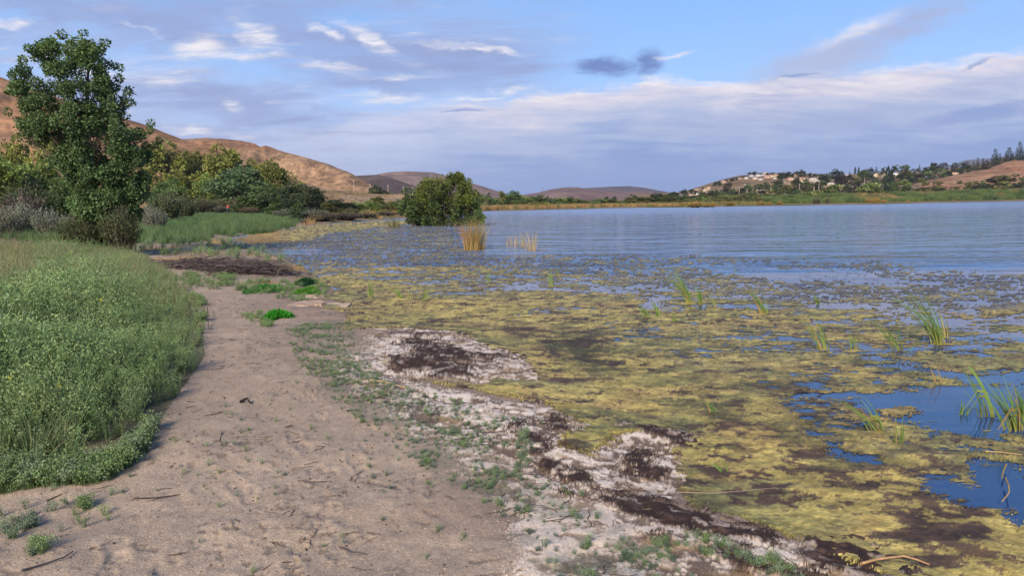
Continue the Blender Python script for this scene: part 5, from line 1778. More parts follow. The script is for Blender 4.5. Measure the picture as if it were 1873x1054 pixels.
q = px_scatter([(1000, 700), (1300, 700), (1873, 860), (2000, 960), (2000, 1200), (1780, 1200), (1560, 990), (1290, 890), (1290, 790), (1100, 800)], 9000, 12, 0.02)
qs = sdf(q[:, 0], q[:, 1])
qx, qy = to_px(q[:, 0], q[:, 1], 0.0)
ok_ = (fbm(q[:, 0] * 2.5, q[:, 1] * 4, 4, 66) > 0.50) & (ell(qx, qy, 1800, 730, 190, 56, 3) > 1.0)
q = q[ok_]
fil = [(reed_mesh(40 + i, 22, 0.028, 0.10, c, t, (0, 0), 2.4, None, 0.0024, 1.0, 4).mesh('filament'), M_ROCK) for i, (c, t) in enumerate([((0.34, 0.265, 0.075), (0.42, 0.33, 0.10)), ((0.20, 0.175, 0.06), (0.27, 0.23, 0.08)), ((0.10, 0.065, 0.035), (0.15, 0.10, 0.05)), ((0.05, 0.035, 0.025), (0.09, 0.06, 0.04))])]
scatter('algae_threads', 'ragged threads of algae standing up from the near mat', fil, np.column_stack([q, np.maximum(gz(q[:, 0], q[:, 1]), 0) + 0.012]), np.stack([rr.normal(0, .1, len(q)), rr.normal(0, .1, len(q)), rr.uniform(0, 6.28, len(q))], 1),
        rr.uniform(0.5, 1.3, len(q)), np.clip((fbm(q[:, 0] * 3, q[:, 1] * 4, 3, 67) * 9 - 2.6 + rr.normal(0, .5, len(q))).astype(int), 0, 3))

# meadow beyond the inlet
q = px_scatter([(232, 440), (330, 436), (420, 421), (528, 410), (548, 402), (540, 394), (440, 394), (350, 394), (270, 396), (230, 398), (-400, 404), (-400, 436), (0, 432), (200, 446)], 9000, 4, 0.5)
zz = gz(q[:, 0], q[:, 1])
rg = np.hypot(q[:, 0], q[:, 1])
tall = [(tuft(210 + i, 46, 0.9, 0.32, 0.30, *c, 0.012), M_HERB) for i, c in enumerate((((0.080, 0.150, 0.050), (0.115, 0.195, 0.070)), ((0.095, 0.165, 0.058), (0.15, 0.21, 0.085)), ((0.072, 0.135, 0.046), (0.13, 0.19, 0.08))))]
scatter('meadow_grass', 'tall green grass of the meadow beyond the muddy inlet', tall, np.column_stack([q, zz]), np.stack([rr.normal(0, .1, len(q)), rr.normal(0, .1, len(q)), rr.uniform(0, 6.28, len(q))], 1),
        rr.uniform(0.6, 1.15, len(q)) * np.interp(rg, [30, 80, 130], [0.75, 0.8, 0.4]), (fbm(q[:, 0] * .2, q[:, 1] * .2, 3, 5) * 5).astype(int) % 3)

# dry reeds and weeds along the far shores
far_t = [(tuft(230, 24, 1.3, 0.8, 0.3, (0.30, 0.17, 0.07), (0.34, 0.20, 0.085), 0.05), M_HERB), (tuft(231, 24, 1.3, 0.8, 0.3, (0.36, 0.24, 0.10), (0.38, 0.26, 0.11), 0.05), M_HERB),
         (tuft(232, 26, 2.2, 1.2, 0.3, (0.090, 0.140, 0.036), (0.120, 0.170, 0.046), 0.09), M_HERB), (tuft(233, 26, 2.2, 1.2, 0.3, (0.050, 0.088, 0.026), (0.075, 0.115, 0.032), 0.09), M_HERB),
         (tuft(234, 26, 1.6, 1.0, 0.4, (0.14, 0.15, 0.045), (0.17, 0.16, 0.055), 0.08), M_HERB), (tuft(235, 20, 0.8, 0.4, 0.3, (0.13, 0.14, 0.05), (0.17, 0.16, 0.06), 0.03), M_HERB)]
P, S, I = [], [], []
r9 = np.random.RandomState(31)
for k in range(1500):                                   # tan belt at the foot of the trees
    px = r9.uniform(880, 1262)
    d = G(px, np.interp(px, [880, 960, 1140, 1262], [386.4, 384.2, 379.9, 378.4]))
    s = 1 + r9.uniform(0, 0.25) ** 1.0
    x, y = d[0] * s, d[1] * s
    P.append((x, y, gz1(x, y) if k % 12 == 0 else 0.35 + 0.25 * (s - 1)))
    S.append(r9.uniform(0.6, 1.2))
    I.append(r9.randint(0, 2) if r9.rand() < 0.85 else 4)
for k in range(5200):                                   # green reed bank and its straw fringe
    px = r9.uniform(1250, 2050)
    top = np.interp(px, [1250, 1370, 1500, 1600, 1700, 1873, 2100], [364, 361, 356, 352, 350, 346, 341])
    bot = np.interp(px, [1250, 1340, 1420, 1500, 1600, 1700, 1800, 1873, 2000], [378.5, 377.5, 376.5, 375, 373.4, 371, 368.6, 367, 364.4])
    u = r9.rand()
    p = H9.at(px, bot + (top - bot) * u)
    P.append(p)
    g = px > 1395 and vnoise(np.array([px * 0.035]), np.array([u * 2.5]), 9)[0] > 0.26
    if u < 0.10 + 0.0 * px:
        I.append(r9.choice([1, 0, 4]))
        S.append(0.5)
    elif u > 0.90 and px > 1500:
        I.append(r9.choice([1, 4, 2])); S.append(0.8)
    else:
        if g and u < 0.85:
            I.append(2 if vnoise(np.array([px * 0.08]), np.array([u * 5]), 3)[0] > 0.42 else 3)
        else:
            I.append(r9.choice([4, 4, 0, 1]))
        S.append(r9.uniform(0.7, 1.15))
for k in range(700):                                    # scattered weeds of the flat and the dry slope
    px = r9.uniform(500, 900)
    py = r9.uniform(345, 374)
    p = HS.at(px, py)
    P.append(p)
    I.append(r9.choice([0, 1, 4, 5, 5])); S.append(r9.uniform(0.25, 0.6))
P = np.array(P)
rot = np.stack([r9.normal(0, .08, len(P)), r9.normal(0, .08, len(P)), r9.uniform(0, 6.28, len(P))], 1)
scatter('shore_reeds', 'straw and green reeds lining the far shores of the lake', far_t, P, rot, S, I)
q = px_scatter([(560, 412), (700, 398), (770, 396), (880, 388), (880, 380), (560, 384)], 1200, 3, 0.6)
zz = gz(q[:, 0], q[:, 1])
ok = zz > 0.05
scatter('flat_weeds', 'dry weeds on the flat ground behind the inlet', far_t, np.column_stack([q, zz])[ok], np.zeros((ok.sum(), 3)), r9.uniform(0.3, 0.7, ok.sum()), np.array([0, 1, 4, 5, 5])[r9.randint(0, 5, ok.sum())])

# ------------------------------------------------------------------ far tree belt across the lake
def zoomA(zx, zy):
    return 870 + zx * 0.1975, 330 + zy * 0.1977


ORD = ['', 'second ', 'third ', 'fourth ', 'fifth ', 'sixth ', 'seventh ', 'eighth ', 'ninth ']


def spot_labels(items, marks):
    """One phrase per item (px, phrase, joint) from the landmark nearest to it: left of, right of or at it, counted outwards."""
    res, cells = [None] * len(items), {}
    for i, (px, ph, y) in enumerate(items):
        m = min(range(len(marks)), key=lambda j: (abs(marks[j][0] - px), j))
        dx = px - marks[m][0]
        rel = 'beside' if abs(dx) < 2.5 else 'left of' if dx < 0 else 'right of'
        cells.setdefault((m, rel, ph), []).append((abs(dx), y, i))
    for (m, rel, ph), L in cells.items():
        for k, (_, _, i) in enumerate(sorted(L)):
            res[i] = '%s%s %s the %s' % (ORD[k], ph, rel, marks[m][1])
    return res


BELT = [(20, 125, 64, 'dg'), (70, 150, 70, 'lg'), (112, 140, 44, 'dk'), (165, 168, 54, 'lg'), (215, 160, 54, 'ol'), (270, 128, 80, 'dg'), (345, 104, 150, 'dg'), (440, 160, 64, 'ol'), (482, 152, 66, 'lg'), (590, 140, 116, 'dg'), (550, 198, 58, 'yg'),
        (646, 196, 60, 'yg'), (700, 165, 70, 'bg'), (760, 165, 90, 'lg'), (832, 162, 110, 'lg'), (922, 168, 64, 'ol'), (985, 180, 110, 'lg'), (1060, 186, 74, 'dg'), (1100, 190, 54, 'ol'), (1195, 172, 156, 'lg'), (1310, 188, 84, 'ol'), (1352, 188, 66, 'ol'),
        (1460, 158, 80, 'ol'), (1560, 160, 160, 'ol'), (1760, 148, 130, 'ol'), (1860, 150, 100, 'dg'), (1440, 132, 62, 'dk'), (1640, 120, 104, 'dk'), (1800, 112, 104, 'dk'), (1270, 150, 54, 'dk'), (1210, 152, 44, 'dk'), (400, 130, 60, 'lg'), (240, 100, 50, 'ol'),
        (130, 118, 60, 'bg'), (520, 150, 50, 'dk'), (680, 150, 60, 'dk'), (880, 155, 60, 'dg'), (1140, 180, 60, 'bg'), (1400, 175, 70, 'dg'), (1500, 170, 70, 'dg'), (1690, 160, 80, 'dg'), (305, 150, 70, 'lg'), (190, 185, 60, 'dg'), (420, 175, 60, 'dg'), (515, 175, 60, 'lg'), (615, 180, 60, 'dg'), (730, 180, 60, 'dg'), (800, 180, 60, 'lg'), (860, 185, 70, 'dg'), (950, 190, 60, 'dg'), (1025, 190, 60, 'lg'), (1085, 200, 50, 'dg'), (1130, 200, 60, 'lg'), (1260, 195, 70, 'lg'), (1420, 195, 80, 'lg'), (1620, 180, 90, 'lg'), (1720, 180, 90, 'ol'), (1820, 180, 90, 'lg'), (45, 170, 60, 'dg')]
uniq = {345: 'tallest broad dark green tree in the belt across the lake', 590: 'wide dark tree in the belt right of the tallest one', 1195: 'wide light green willow low at the far water edge', 1560: 'wide olive tree on the far shore left of the house hill',
        550: 'pale yellow green bush at the front of the far belt, left of a similar one', 646: 'pale yellow green bush at the front of the far belt, right of a similar one', 985: 'broad light green willow in the far belt before the low tan hill', 112: 'narrow dark tree in the far belt right of the big willow'}
KL = {'dg': 'dark green round tree in the belt across the lake', 'lg': 'light green willow in the belt across the lake', 'dk': 'very dark round tree at the back of the belt across the lake', 'ol': 'olive green tree in the belt across the lake',
      'bg': 'blue green tree in the belt across the lake', 'yg': 'yellow green bush in the belt across the lake'}
bm_ = [(zoomA(z_, 0)[0], n_) for z_, n_ in ((112, 'narrow dark belt tree'), (345, 'tallest belt tree'), (550, 'first pale yellow bush'), (646, 'second pale yellow bush'), (590, 'wide dark belt tree'), (985, 'broad willow in mid belt'), (1195, 'wide low willow'), (1560, 'wide olive tree'))] + [(992, 'radio mast')]
blab = spot_labels([(zoomA(b_[0], 0)[0], KL[b_[3]].split(' in the belt')[0].split(' at the back')[0] + ' across the lake', b_[1]) for b_ in BELT], bm_)
for i, (zx, zy, w, k) in enumerate(BELT):
    px, top = zoomA(zx, zy)
    sh = G(px, np.interp(px, [880, 960, 1140, 1262], [387, 385, 380.5, 379]))[1]
    Yd = sh * (1.18 if zy > 195 else 1.32 if k != 'dk' else 1.55)
    cr, tr = FAR[k][i % 3] if w < 100 else BIG[k][i % 2]
    place_tree('tree', cr, tr, px, top, Yd, w * 0.1975 * 1.5, uniq.get(zx, blab[i]), 'tree', None if zx in uniq else 'trees of the belt across the lake, ' + KL[k].split(' tree')[0].split(' willow')[0].split(' bush')[0], None, i * 1.7)

# ------------------------------------------------------------------ house hill: trees and shrubs
def hill_at(px, py):
    """Nearest slope point under a pixel among the right hand hills."""
    c = []
    for h in (H9, H8, H6):
        if h.u[0] <= px <= h.u[-1]:
            p = h.at(px, py)
            qx, qy = to_px(p[0], p[1], p[2])
            if abs(qy - py) < 0.8:
                c.append(p)
    if c:
        return min(c, key=lambda p: p[1])
    return H6.at(px, py)


HT = [  # px, top, base, w, kind
    (1467.5, 311, 323, 12, 'dk'), (1457.5, 313, 320, 8, 'dk'), (1491, 317, 323, 10, 'dk'), (1531, 311, 327, 24, 'dk'), (1554.5, 313, 325, 5, 'con'), (1564.5, 305, 318, 3, 'cyp'), (1571, 305, 318, 3, 'cyp'), (1577, 311, 320, 5, 'con'), (1584, 309, 320, 10, 'dk'), (1594, 307, 320, 9, 'dk'),
    (1603, 306, 320, 8, 'con'), (1616, 306, 320, 8, 'dk'), (1625, 303, 350, 9, 'cyp'), (1631, 308, 350, 7, 'cyp'), (1637, 302, 314, 11, 'dk'), (1655, 302, 315, 17, 'dg'), (1682, 301, 313, 5, 'con'), (1693.5, 305, 317, 11, 'dk'), (1703.5, 297, 311, 2.4, 'cyp'), (1710, 304, 327, 25, 'dg'), (1718, 298, 313, 22, 'br'),
    (1743, 298, 313, 3, 'cyp'), (1749.5, 298, 314, 13, 'br'), (1764, 296, 314, 14, 'dk'), (1772, 301, 314, 11, 'dk'), (1781, 295, 311, 7, 'con'), (1788.6, 289, 311, 9, 'con'), (1798, 290, 310, 11, 'con'), (1807, 294, 309, 12, 'br'), (1821, 273, 303, 17, 'con'), (1829, 281, 300, 10, 'con'), (1846, 270.5, 294, 18, 'con'),
    (1866, 260, 292, 17, 'con'), (1876, 270, 292, 14, 'con'), (1660, 310, 326, 29, 'ol'), (1667, 325, 337, 19, 'dk'), (1683.5, 316, 331, 17, 'dk'), (1687, 325, 334, 13, 'ol'), (1651, 330, 352, 21, 'lg'), (1658, 340, 353, 18, 'dg'), (1775.6, 332, 347, 17, 'ol'), (1795.5, 331, 345, 21, 'dg'), (1812, 325, 332, 17, 'dk'), (1839, 320, 333, 33, 'ol'),
    (1834, 332, 346, 24, 'ol'), (1850, 335, 343, 18, 'dk'), (1863, 335, 343, 16, 'dk'), (1873, 322, 340, 14, 'dg'), (1714.6, 332, 342, 14, 'ol'), (1693.5, 332, 339, 11, 'ol'), (1756, 330, 336, 9, 'dg'), (1702, 342, 351, 31, 'ol'), (1681, 344, 351, 22, 'ol'), (1722, 342, 350, 19, 'dk'), (1746, 341, 349, 15, 'ol'), (1805, 336, 347, 16, 'dk'), (1784, 338, 348, 14, 'dk'), (1820, 336, 346, 14, 'br'),
    (1441, 337, 352, 27, 'ol'), (1472.6, 329, 349, 24, 'dg'), (1457, 325, 351, 17, 'dk'), (1493, 333, 347, 16, 'dk'), (1508.5, 343, 356, 19, 'dk'), (1508, 319, 338, 18, 'dk'), (1525, 338, 356, 23, 'lg'), (1543, 321, 338, 25, 'br'), (1549, 338, 355, 19, 'dg'), (1564.5, 336, 355, 22, 'br'), (1563, 324, 336, 19, 'ol'),
    (1579, 312, 333, 22, 'dg'), (1589, 335, 355, 27, 'lg'), (1601.5, 326, 338, 17, 'dg'), (1604, 340, 355, 17, 'lg'), (1618, 340, 354, 17, 'dk'), (1630.7, 333, 353, 15, 'dg'), (1591, 318, 329, 19, 'dk'), (1635, 320, 337, 17, 'br'), (1437, 316, 326, 13, 'dk'), (1447, 349, 359, 23, 'dg'), (1475, 352, 362, 23, 'lg'), (1491.6, 349, 357, 19, 'lg'),
    (1331, 335, 355, 16, 'br'), (1316, 331, 340, 9, 'dk'), (1308, 332, 340, 8, 'dk'), (1251, 347, 357, 15, 'dk'), (1264.5, 346, 354, 9, 'dk'), (1272, 348, 355, 8, 'dk'), (1286, 342.5, 348, 5, 'dk'), (1291, 352, 359, 17, 'dg'), (1309, 347, 357, 17, 'dg'), (1324, 351, 359, 11, 'dg'), (1344.6, 351, 358, 11, 'dk'), (1356, 343, 353, 15, 'dk'), (1368, 337, 352, 15, 'dg'),
    (1384, 338, 346, 11, 'dg'), (1398, 334, 348, 23, 'dg'), (1394, 347, 357, 17, 'dk'), (1420.5, 330, 339, 13, 'dk'), (1415, 337, 352, 17, 'dg'), (1428, 317, 336, 12, 'dk'), (1431, 338, 352, 21, 'dg'), (1327.6, 328, 333, 7, 'dk'), (1339, 326, 331, 10, 'dk'), (1347, 324, 330, 6, 'dk'), (1357.5, 320.5, 327, 7, 'con'), (1362, 320.5, 326, 5, 'con'),
    (1371, 315, 321, 7, 'dk'), (1379, 313.5, 320, 9, 'dk'), (1384, 315, 320, 6, 'con'), (1389.5, 316, 320, 5, 'dk'), (1403, 315.5, 320, 6, 'dk'), (1411, 315.5, 319, 6, 'dk'), (1415, 316, 320, 5, 'dk'), (1424, 315.5, 321, 6, 'dk'), (1431, 315.5, 323, 9, 'dk'), (1442, 314, 324, 8, 'dk'), (1449, 317, 326, 8, 'dk'), (1481, 316, 324, 8, 'dk'), (1500, 318, 328, 10, 'dk'), (1515, 318, 330, 10, 'dg'),
    (1648, 318, 330, 12, 'dk'), (1675, 318, 330, 14, 'dg'), (1730, 312, 323, 12, 'dk'), (1738, 312, 321, 10, 'dk'), (1757, 308, 318, 10, 'dk'), (1616, 322, 340, 12, 'dk'), (1570, 330, 345, 12, 'dk'), (1480, 338, 352, 14, 'ol'), (1500, 330, 345, 12, 'dg'), (1640, 338, 352, 14, 'dg'), (1375, 345, 357, 14, 'dg'), (1340, 345, 356, 12, 'dg'), (1407, 346, 357, 14, 'ol'), (1300, 350, 359, 12, 'dk'), (1282, 350, 358, 10, 'dg'),
    (1360, 352, 360, 14, 'ol'), (1425, 347, 358, 16, 'ol'), (1380, 352, 360, 14, 'dg'), (1460, 347, 358, 14, 'dg')]
KN = {'con': 'conifer', 'cyp': 'cypress_tree'}
HU = {1331: 'big brown grey round tree low on the house hill', 1866: 'tall ragged conifer against the sky near the right edge', 1846: 'layered cedar shaped conifer on the skyline, second from the right edge', 1821: 'bushy dark conifer on the skyline above the orange field', 1625: 'tall dark cypress column between the houses',
      1531: 'spreading dark tree on the skyline of the house hill', 1710: 'round green tree above the orange field', 1839: 'wide olive shrub on the slope of the orange hill', 1876: 'conifer cut by the right edge', 1467.5: 'tall dark round tree on the skyline above the tan villas', 1651: 'light green tree at the foot of the orange field', 1589: 'wide light green tree at the hill foot'}
KL2 = {'dk': 'dark round tree among the houses on the far hill', 'dg': 'dark green tree on the far house hill', 'ol': 'olive shrub on the far house hill', 'lg': 'light green tree at the foot of the far house hill', 'br': 'brownish tree on the far house hill', 'con': 'dark conifer on the skyline of the far house hill', 'cyp': 'slim dark cypress on the skyline of the far house hill'}
HM = [(1239, 'low house at the hill foot'), (1275, 'house with dark brown roof'), (1291, 'cream two storey house'), (1322, 'big tan house on the slope'), (1349.5, 'low cream house on the slope'), (1365, 'white house on the slope'), (1381, 'pinkish house on the slope'), (1399, 'flat roofed skyline house'), (1418, 'orange tan crest house'),
      (1432, 'tall white gable'), (1446, 'pinkish house by the villas'), (1468, 'long tan villa'), (1487, 'villa with pyramid roof'), (1499, 'white house with red roof'), (1520, 'house with arched porch'), (1543, 'tan gabled house among trees'), (1565, 'grey shed roof'), (1600, 'cream cube house'), (1615, 'big cream house'),
      (1635, 'large white house'), (1668, 'curved white garden wall'), (1697, 'small blue grey roof'), (1719, 'tan roof above the orange field'), (1744, 'long low pinkish building'), (1775, 'upper edge of the orange field'), (1821, 'bushy skyline conifer'), (1846, 'layered cedar shaped conifer'), (1866, 'tall ragged conifer')]
TP = {'dk': 'dark round tree', 'dg': 'dark green tree', 'ol': 'olive shrub', 'lg': 'light green tree', 'br': 'brownish tree', 'con': 'dark conifer', 'cyp': 'slim cypress'}


def hpart(top, base):
    return 'skyline ' if top < 322 else 'hill foot ' if base > 346 else 'hillside '


hlab = spot_labels([(h_[0], (hpart(h_[1], h_[2]) + TP[h_[4]]), h_[1]) for h_ in HT], HM)
for i, (px, top, base, w, k) in enumerate(HT):
    p = hill_at(px, base)
    cr, tr = (CON[i % 3] if k == 'con' else CYP[i % 2] if k == 'cyp' else FAR[k][i % 3])
    lab = HU.get(px, hlab[i])
    nm = KN.get(k, 'tree')
    place_tree(nm, cr, tr, px, top, p[1], w * (1.1 if k in ('con',) else 1.2), lab, nm.split('_')[0] if k != 'cyp' else 'cypress', None if px in HU else 'trees on the far house hill: ' + KL2[k].split(' on ')[0].split(' among ')[0].split(' at ')[0], p[2] - 0.5, i * 2.1)

# olive and green thickets on the low ground before the hill
rq = np.random.RandomState(55)
thick_ = []
for i in range(46):
    px = rq.uniform(1240, 1470)
    top = rq.uniform(356, 366) - (px - 1240) * 0.012
    k = rq.choice(['ol', 'dg', 'lg', 'ol', 'dg'])
    p = H9.at(px, top + 8)
    cr, tr = FAR[k][i % 3]
    L_ = {'ol': 'olive thicket on the low shore before the house hill', 'dg': 'dark green thicket on the low shore before the house hill', 'lg': 'light green thicket on the low shore before the house hill'}[k]
    thick_.append((px, L_.split(' on the')[0], place_tree('thicket', cr, tr, px, top, p[1], rq.uniform(22, 40), L_, 'thicket', 'thickets before the house hill, ' + L_.split(' thicket')[0], p[2] - 0.3, i)))
# straw reed islands and dry bushes at the far water edge
TM = [(1251, 'tan bush by the water'), (1272, 'wide golden reed island'), (1303, 'narrow golden reed tuft'), (1336, 'tan reed tuft on the spit'), (1366, 'pale power pole by dark trees'), (1391, 'first straw bush'), (1407, 'second straw bush'), (1426, 'third straw bush'), (1447, 'low olive trees at the hill foot'), (1463, 'bright power pole')]
for lb_, (px_, ph_, o_) in zip(spot_labels([(t_[0], t_[1], 0) for t_ in thick_], TM), thick_):
    o_['label'] = lb_
ISL = [(1272, 366, 379.5, 28, 'wide golden reed island in front of the house hill'), (1292, 371, 379, 18, 'low tan reed patch right of the golden island'), (1303, 366.5, 379, 11, 'narrow golden reed tuft standing in the water'), (1336, 367, 377.5, 15, 'rounded tan reed tuft on the spit'),
       (1391, 366, 377, 16, 'first straw bush along the green reed bank'), (1407, 367, 377, 12, 'second straw bush along the green reed bank'), (1426, 366, 376.5, 12, 'straw bush between green reeds, third from the left'), (1494, 359, 375, 16, 'yellow green bush at the water edge of the reed bank'),
       (1514, 359, 374.5, 10, 'tan upright bush right of the yellow green bush'), (1590, 360, 373, 14, 'pale pink tan bush on the reed bank'), (1602, 358, 373, 14, 'pale tan bush, middle of three on the reed bank'), (1617, 362, 372.5, 10, 'small tan bush, right of three on the reed bank'), (1661, 365, 371, 8, 'little tan tuft farther right on the reed bank'),
       (1251, 367.5, 378.5, 14, 'tan bush left of the golden reed island')]
GOLD = [stem_shrub(820 + i, 260, 1.0, 0.55, (0.36, 0.24, 0.06), (0.30, 0.19, 0.06), 0.10, 6, 1.0, 0.016).mesh('foliage') for i in range(2)]
for i, (px, top, base, w, lab) in enumerate(ISL):
    p = G(px, base, 0.0) if px < 1345 else H9.at(px, base)
    t = D(px, top, p[1])
    e = empty('reed_bush', (p[0], p[1], p[2] - 0.1), i, (w * p[1] / FPX, w * p[1] / FPX, t[2] - p[2]))
    tag(e, lab, 'reeds')
    link('foliage', GOLD[i % 2] if 'yellow green' not in lab else SCRUB['olive'][0], M_LEAF, e)

# ------------------------------------------------------------------ houses
def house(px, base, wpx, hpx, wall, roof, label, kind='gable', rz=0.0, nwin=2):
    p = hill_at(px, base)
    k = p[1] / FPX
    w, h = wpx * k * 0.88, hpx * k * 0.82
    d = max(w * 0.6, 6.0)
    e = empty('house', (p[0], p[1], p[2] - 0.6), rz)
    tag(e, label, 'house')
    m = MB()
    wh = (h + 0.6) * (0.62 if kind != 'flat' else 0.93)
    m.box((-w / 2, -d / 2, -2.5), (w / 2, d / 2, wh), wall)
    link('wall', m.mesh('wall'), M_WALL, e)
    r = MB()
    ov = 0.05 * w
    if kind == 'flat':
        r.box((-w / 2 - 0.2, -d / 2 - 0.2, wh + 0.003), (w / 2 + 0.2, d / 2 + 0.2, h + 0.6), roof)
    else:
        a = 0.22 * w if kind == 'hip' else 0.0
        V = [(-w / 2 - ov, -d / 2 - ov, wh), (w / 2 + ov, -d / 2 - ov, wh), (w / 2 + ov, d / 2 + ov, wh), (-w / 2 - ov, d / 2 + ov, wh), (-w / 2 + a, 0, h + 0.6), (w / 2 - a, 0, h + 0.6)]
        r.add(V, [(0, 1, 5, 4), (2, 3, 4, 5), (1, 2, 5, 5), (3, 0, 4, 4)], roof)
    link('roof', r.mesh('roof'), M_ROOF, e)
    for i in range(nwin):
        x = -w / 2 + w * (i + 0.5) / nwin
        g = MB()
        ww = w * 0.16
        g.box((x - ww / 2, -d / 2 - 0.06, wh * 0.38), (x + ww / 2, -d / 2 - 0.004, wh * 0.75), (0.03, 0.035, 0.045))
        link('window', g.mesh('window'), M_GLASS, e)
    return e


CREAM, TAN, WHITE, PINK, GREYW = (0.56, 0.45, 0.31), (0.45, 0.33, 0.21), (0.60, 0.56, 0.50), (0.55, 0.38, 0.28), (0.52, 0.53, 0.56)
RT, RB, RG, RW = (0.40, 0.24, 0.15), (0.14, 0.085, 0.065), (0.30, 0.27, 0.25), (0.62, 0.55, 0.45)
HOUSES = [
    (1239, 359, 9, 5, CREAM, RT, 'pale low house at the left foot of the house hill', 'hip'), (1247, 360, 7, 4, GREYW, RG, 'grey house beside the pale low house at the hill foot', 'gable'),
    (1275, 347.5, 9, 5.5, TAN, RB, 'house with dark brown roof on the left skyline', 'gable'), (1271, 354, 8, 4.5, CREAM, RT, 'cream house just below the dark brown roof', 'hip'), (1264, 358.5, 10, 5, CREAM, RT, 'cream house low at the left of the hill', 'hip'), (1277, 357, 9, 5, WHITE, RW, 'whitish house below the brown roofed one', 'hip'),
    (1291, 349, 10, 6, CREAM, RT, 'cream two storey house right of the brown roofed one', 'hip'), (1296, 346, 7, 5, CREAM, RB, 'tall cream house upper right of the two storey one', 'flat'), (1289, 353, 8, 4, CREAM, RT, 'lower cream house under the two storey one', 'hip'),
    (1322, 335, 11, 6, PINK, PINK, 'big tan house alone on the left slope', 'hip'), (1349.5, 328, 8, 3, CREAM, RW, 'low cream house on the bare slope', 'gable'), (1357, 327, 4, 3, TAN, RT, 'small tan house between low cream and white houses', 'gable'), (1365, 327, 7, 4, WHITE, RW, 'white house on the bare slope', 'hip'),
    (1374, 323, 6, 5, GREYW, RG, 'grey house under the skyline trees', 'gable'), (1387, 322, 9, 5, WHITE, RG, 'white house on the crest', 'hip'), (1381, 328, 8, 5, PINK, RW, 'pinkish house on the upper slope', 'hip'), (1391, 329, 6, 4, WHITE, RG, 'small white house on the upper slope', 'gable'),
    (1396, 321, 6, 5, GREYW, RB, 'grey house with dark roof on the crest', 'gable'), (1403, 325, 12, 6, PINK, RT, 'long pink tan house on the crest', 'gable'), (1399, 318, 9, 3, CREAM, RW, 'flat roofed cream house at the skyline', 'flat'), (1411, 324, 7, 6, CREAM, RT, 'cream gabled house on the crest', 'hip'), (1418.5, 323, 9, 6, TAN, RT, 'orange tan house on the crest', 'hip'), (1417, 327, 5, 3, WHITE, RW, 'tiny bright house under the orange tan one', 'gable'),
    (1432, 333, 5, 7, WHITE, RW, 'tall white gable front among dark trees', 'gable'), (1365, 340, 7, 3, CREAM, RW, 'small pale house on the brown field', 'gable'), (1398, 352, 18, 7, TAN, TAN, 'wide tan roof behind dark trees', 'hip'), (1446, 329, 9, 6, PINK, RT, 'pinkish house left of the tan villas', 'gable'),
    (1453, 324, 6, 6, TAN, RT, 'tan chimneyed house on the skyline', 'gable'), (1466, 328, 20, 5, TAN, RT, 'long tan villa with orange roof', 'hip'), (1468, 332.5, 16, 5, CREAM, RT, 'lower wing of the long tan villa', 'gable'), (1487, 331, 15, 6.5, CREAM, RW, 'cream villa with pyramid roof', 'hip'), (1494, 334, 13, 5, CREAM, RW, 'cream villa under the pyramid roofed one', 'hip'),
    (1499, 324, 8, 4, WHITE, RT, 'white house with red roof on the crest', 'gable'), (1442, 338, 10, 3, TAN, TAN, 'low tan house half hidden by an olive tree', 'gable'), (1463, 337.5, 4, 3, WHITE, WHITE, 'tiny white house behind a power pole', 'gable'), (1549, 321, 6, 4, GREYW, RG, 'grey house on the skyline dip', 'gable'), (1600, 322.5, 7, 6, CREAM, CREAM, 'bright cream cube house among dark trees', 'flat'),
    (1615, 319.5, 11, 8, CREAM, RT, 'big cream house beside the tall cypress', 'flat'), (1608, 318.5, 5, 4, CREAM, RW, 'small cream house left of the big cream house', 'flat'), (1635, 324, 16, 9, WHITE, GREYW, 'large white house right of the tall cypress', 'flat'), (1629, 328, 8, 4, WHITE, WHITE, 'white garage below the large white house', 'flat'),
    (1520, 339, 13, 6, CREAM, RW, 'pale house with arched porch among trees', 'hip'), (1543, 342, 8, 5, TAN, RT, 'tan gabled house low among trees', 'gable'), (1533, 326, 8, 5, GREYW, RG, 'grey roofed house under the spreading tree', 'gable'), (1565, 342, 18, 6, (0.25, 0.2, 0.17), RG, 'grey shed roof low on the hill', 'gable'), (1611, 338, 9, 5, PINK, RT, 'pink house beside the foot of the cypress', 'gable'),
    (1719, 311.5, 9, 4, TAN, RT, 'tan roofed house above the orange field', 'hip'), (1697, 325.5, 6, 4, GREYW, (0.45, 0.5, 0.58), 'small blue grey roof among the trees', 'gable'), (1730, 321.5, 4, 3, WHITE, WHITE, 'tiny white hut at the top of the orange field', 'flat'), (1744, 319, 15, 4, PINK, PINK, 'long low pinkish building at the top of the orange field', 'flat'),
    (1836, 292, 14, 4, RG, RB, 'dark roofed house between the skyline conifers', 'hip'), (1642, 317.5, 6, 3, WHITE, WHITE, 'white strip of house at the large tree', 'flat'), (1627, 351, 12, 4, GREYW, RG, 'grey boathouse at the foot of the cypress', 'gable')]
for h in HOUSES:
    px, base, w, hp, wl, rf, lab, kd = h
    house(px, base, w, hp, wl, rf, lab, kd, 0.25 * math.sin(px * 3), 3 if w > 9 else 2)

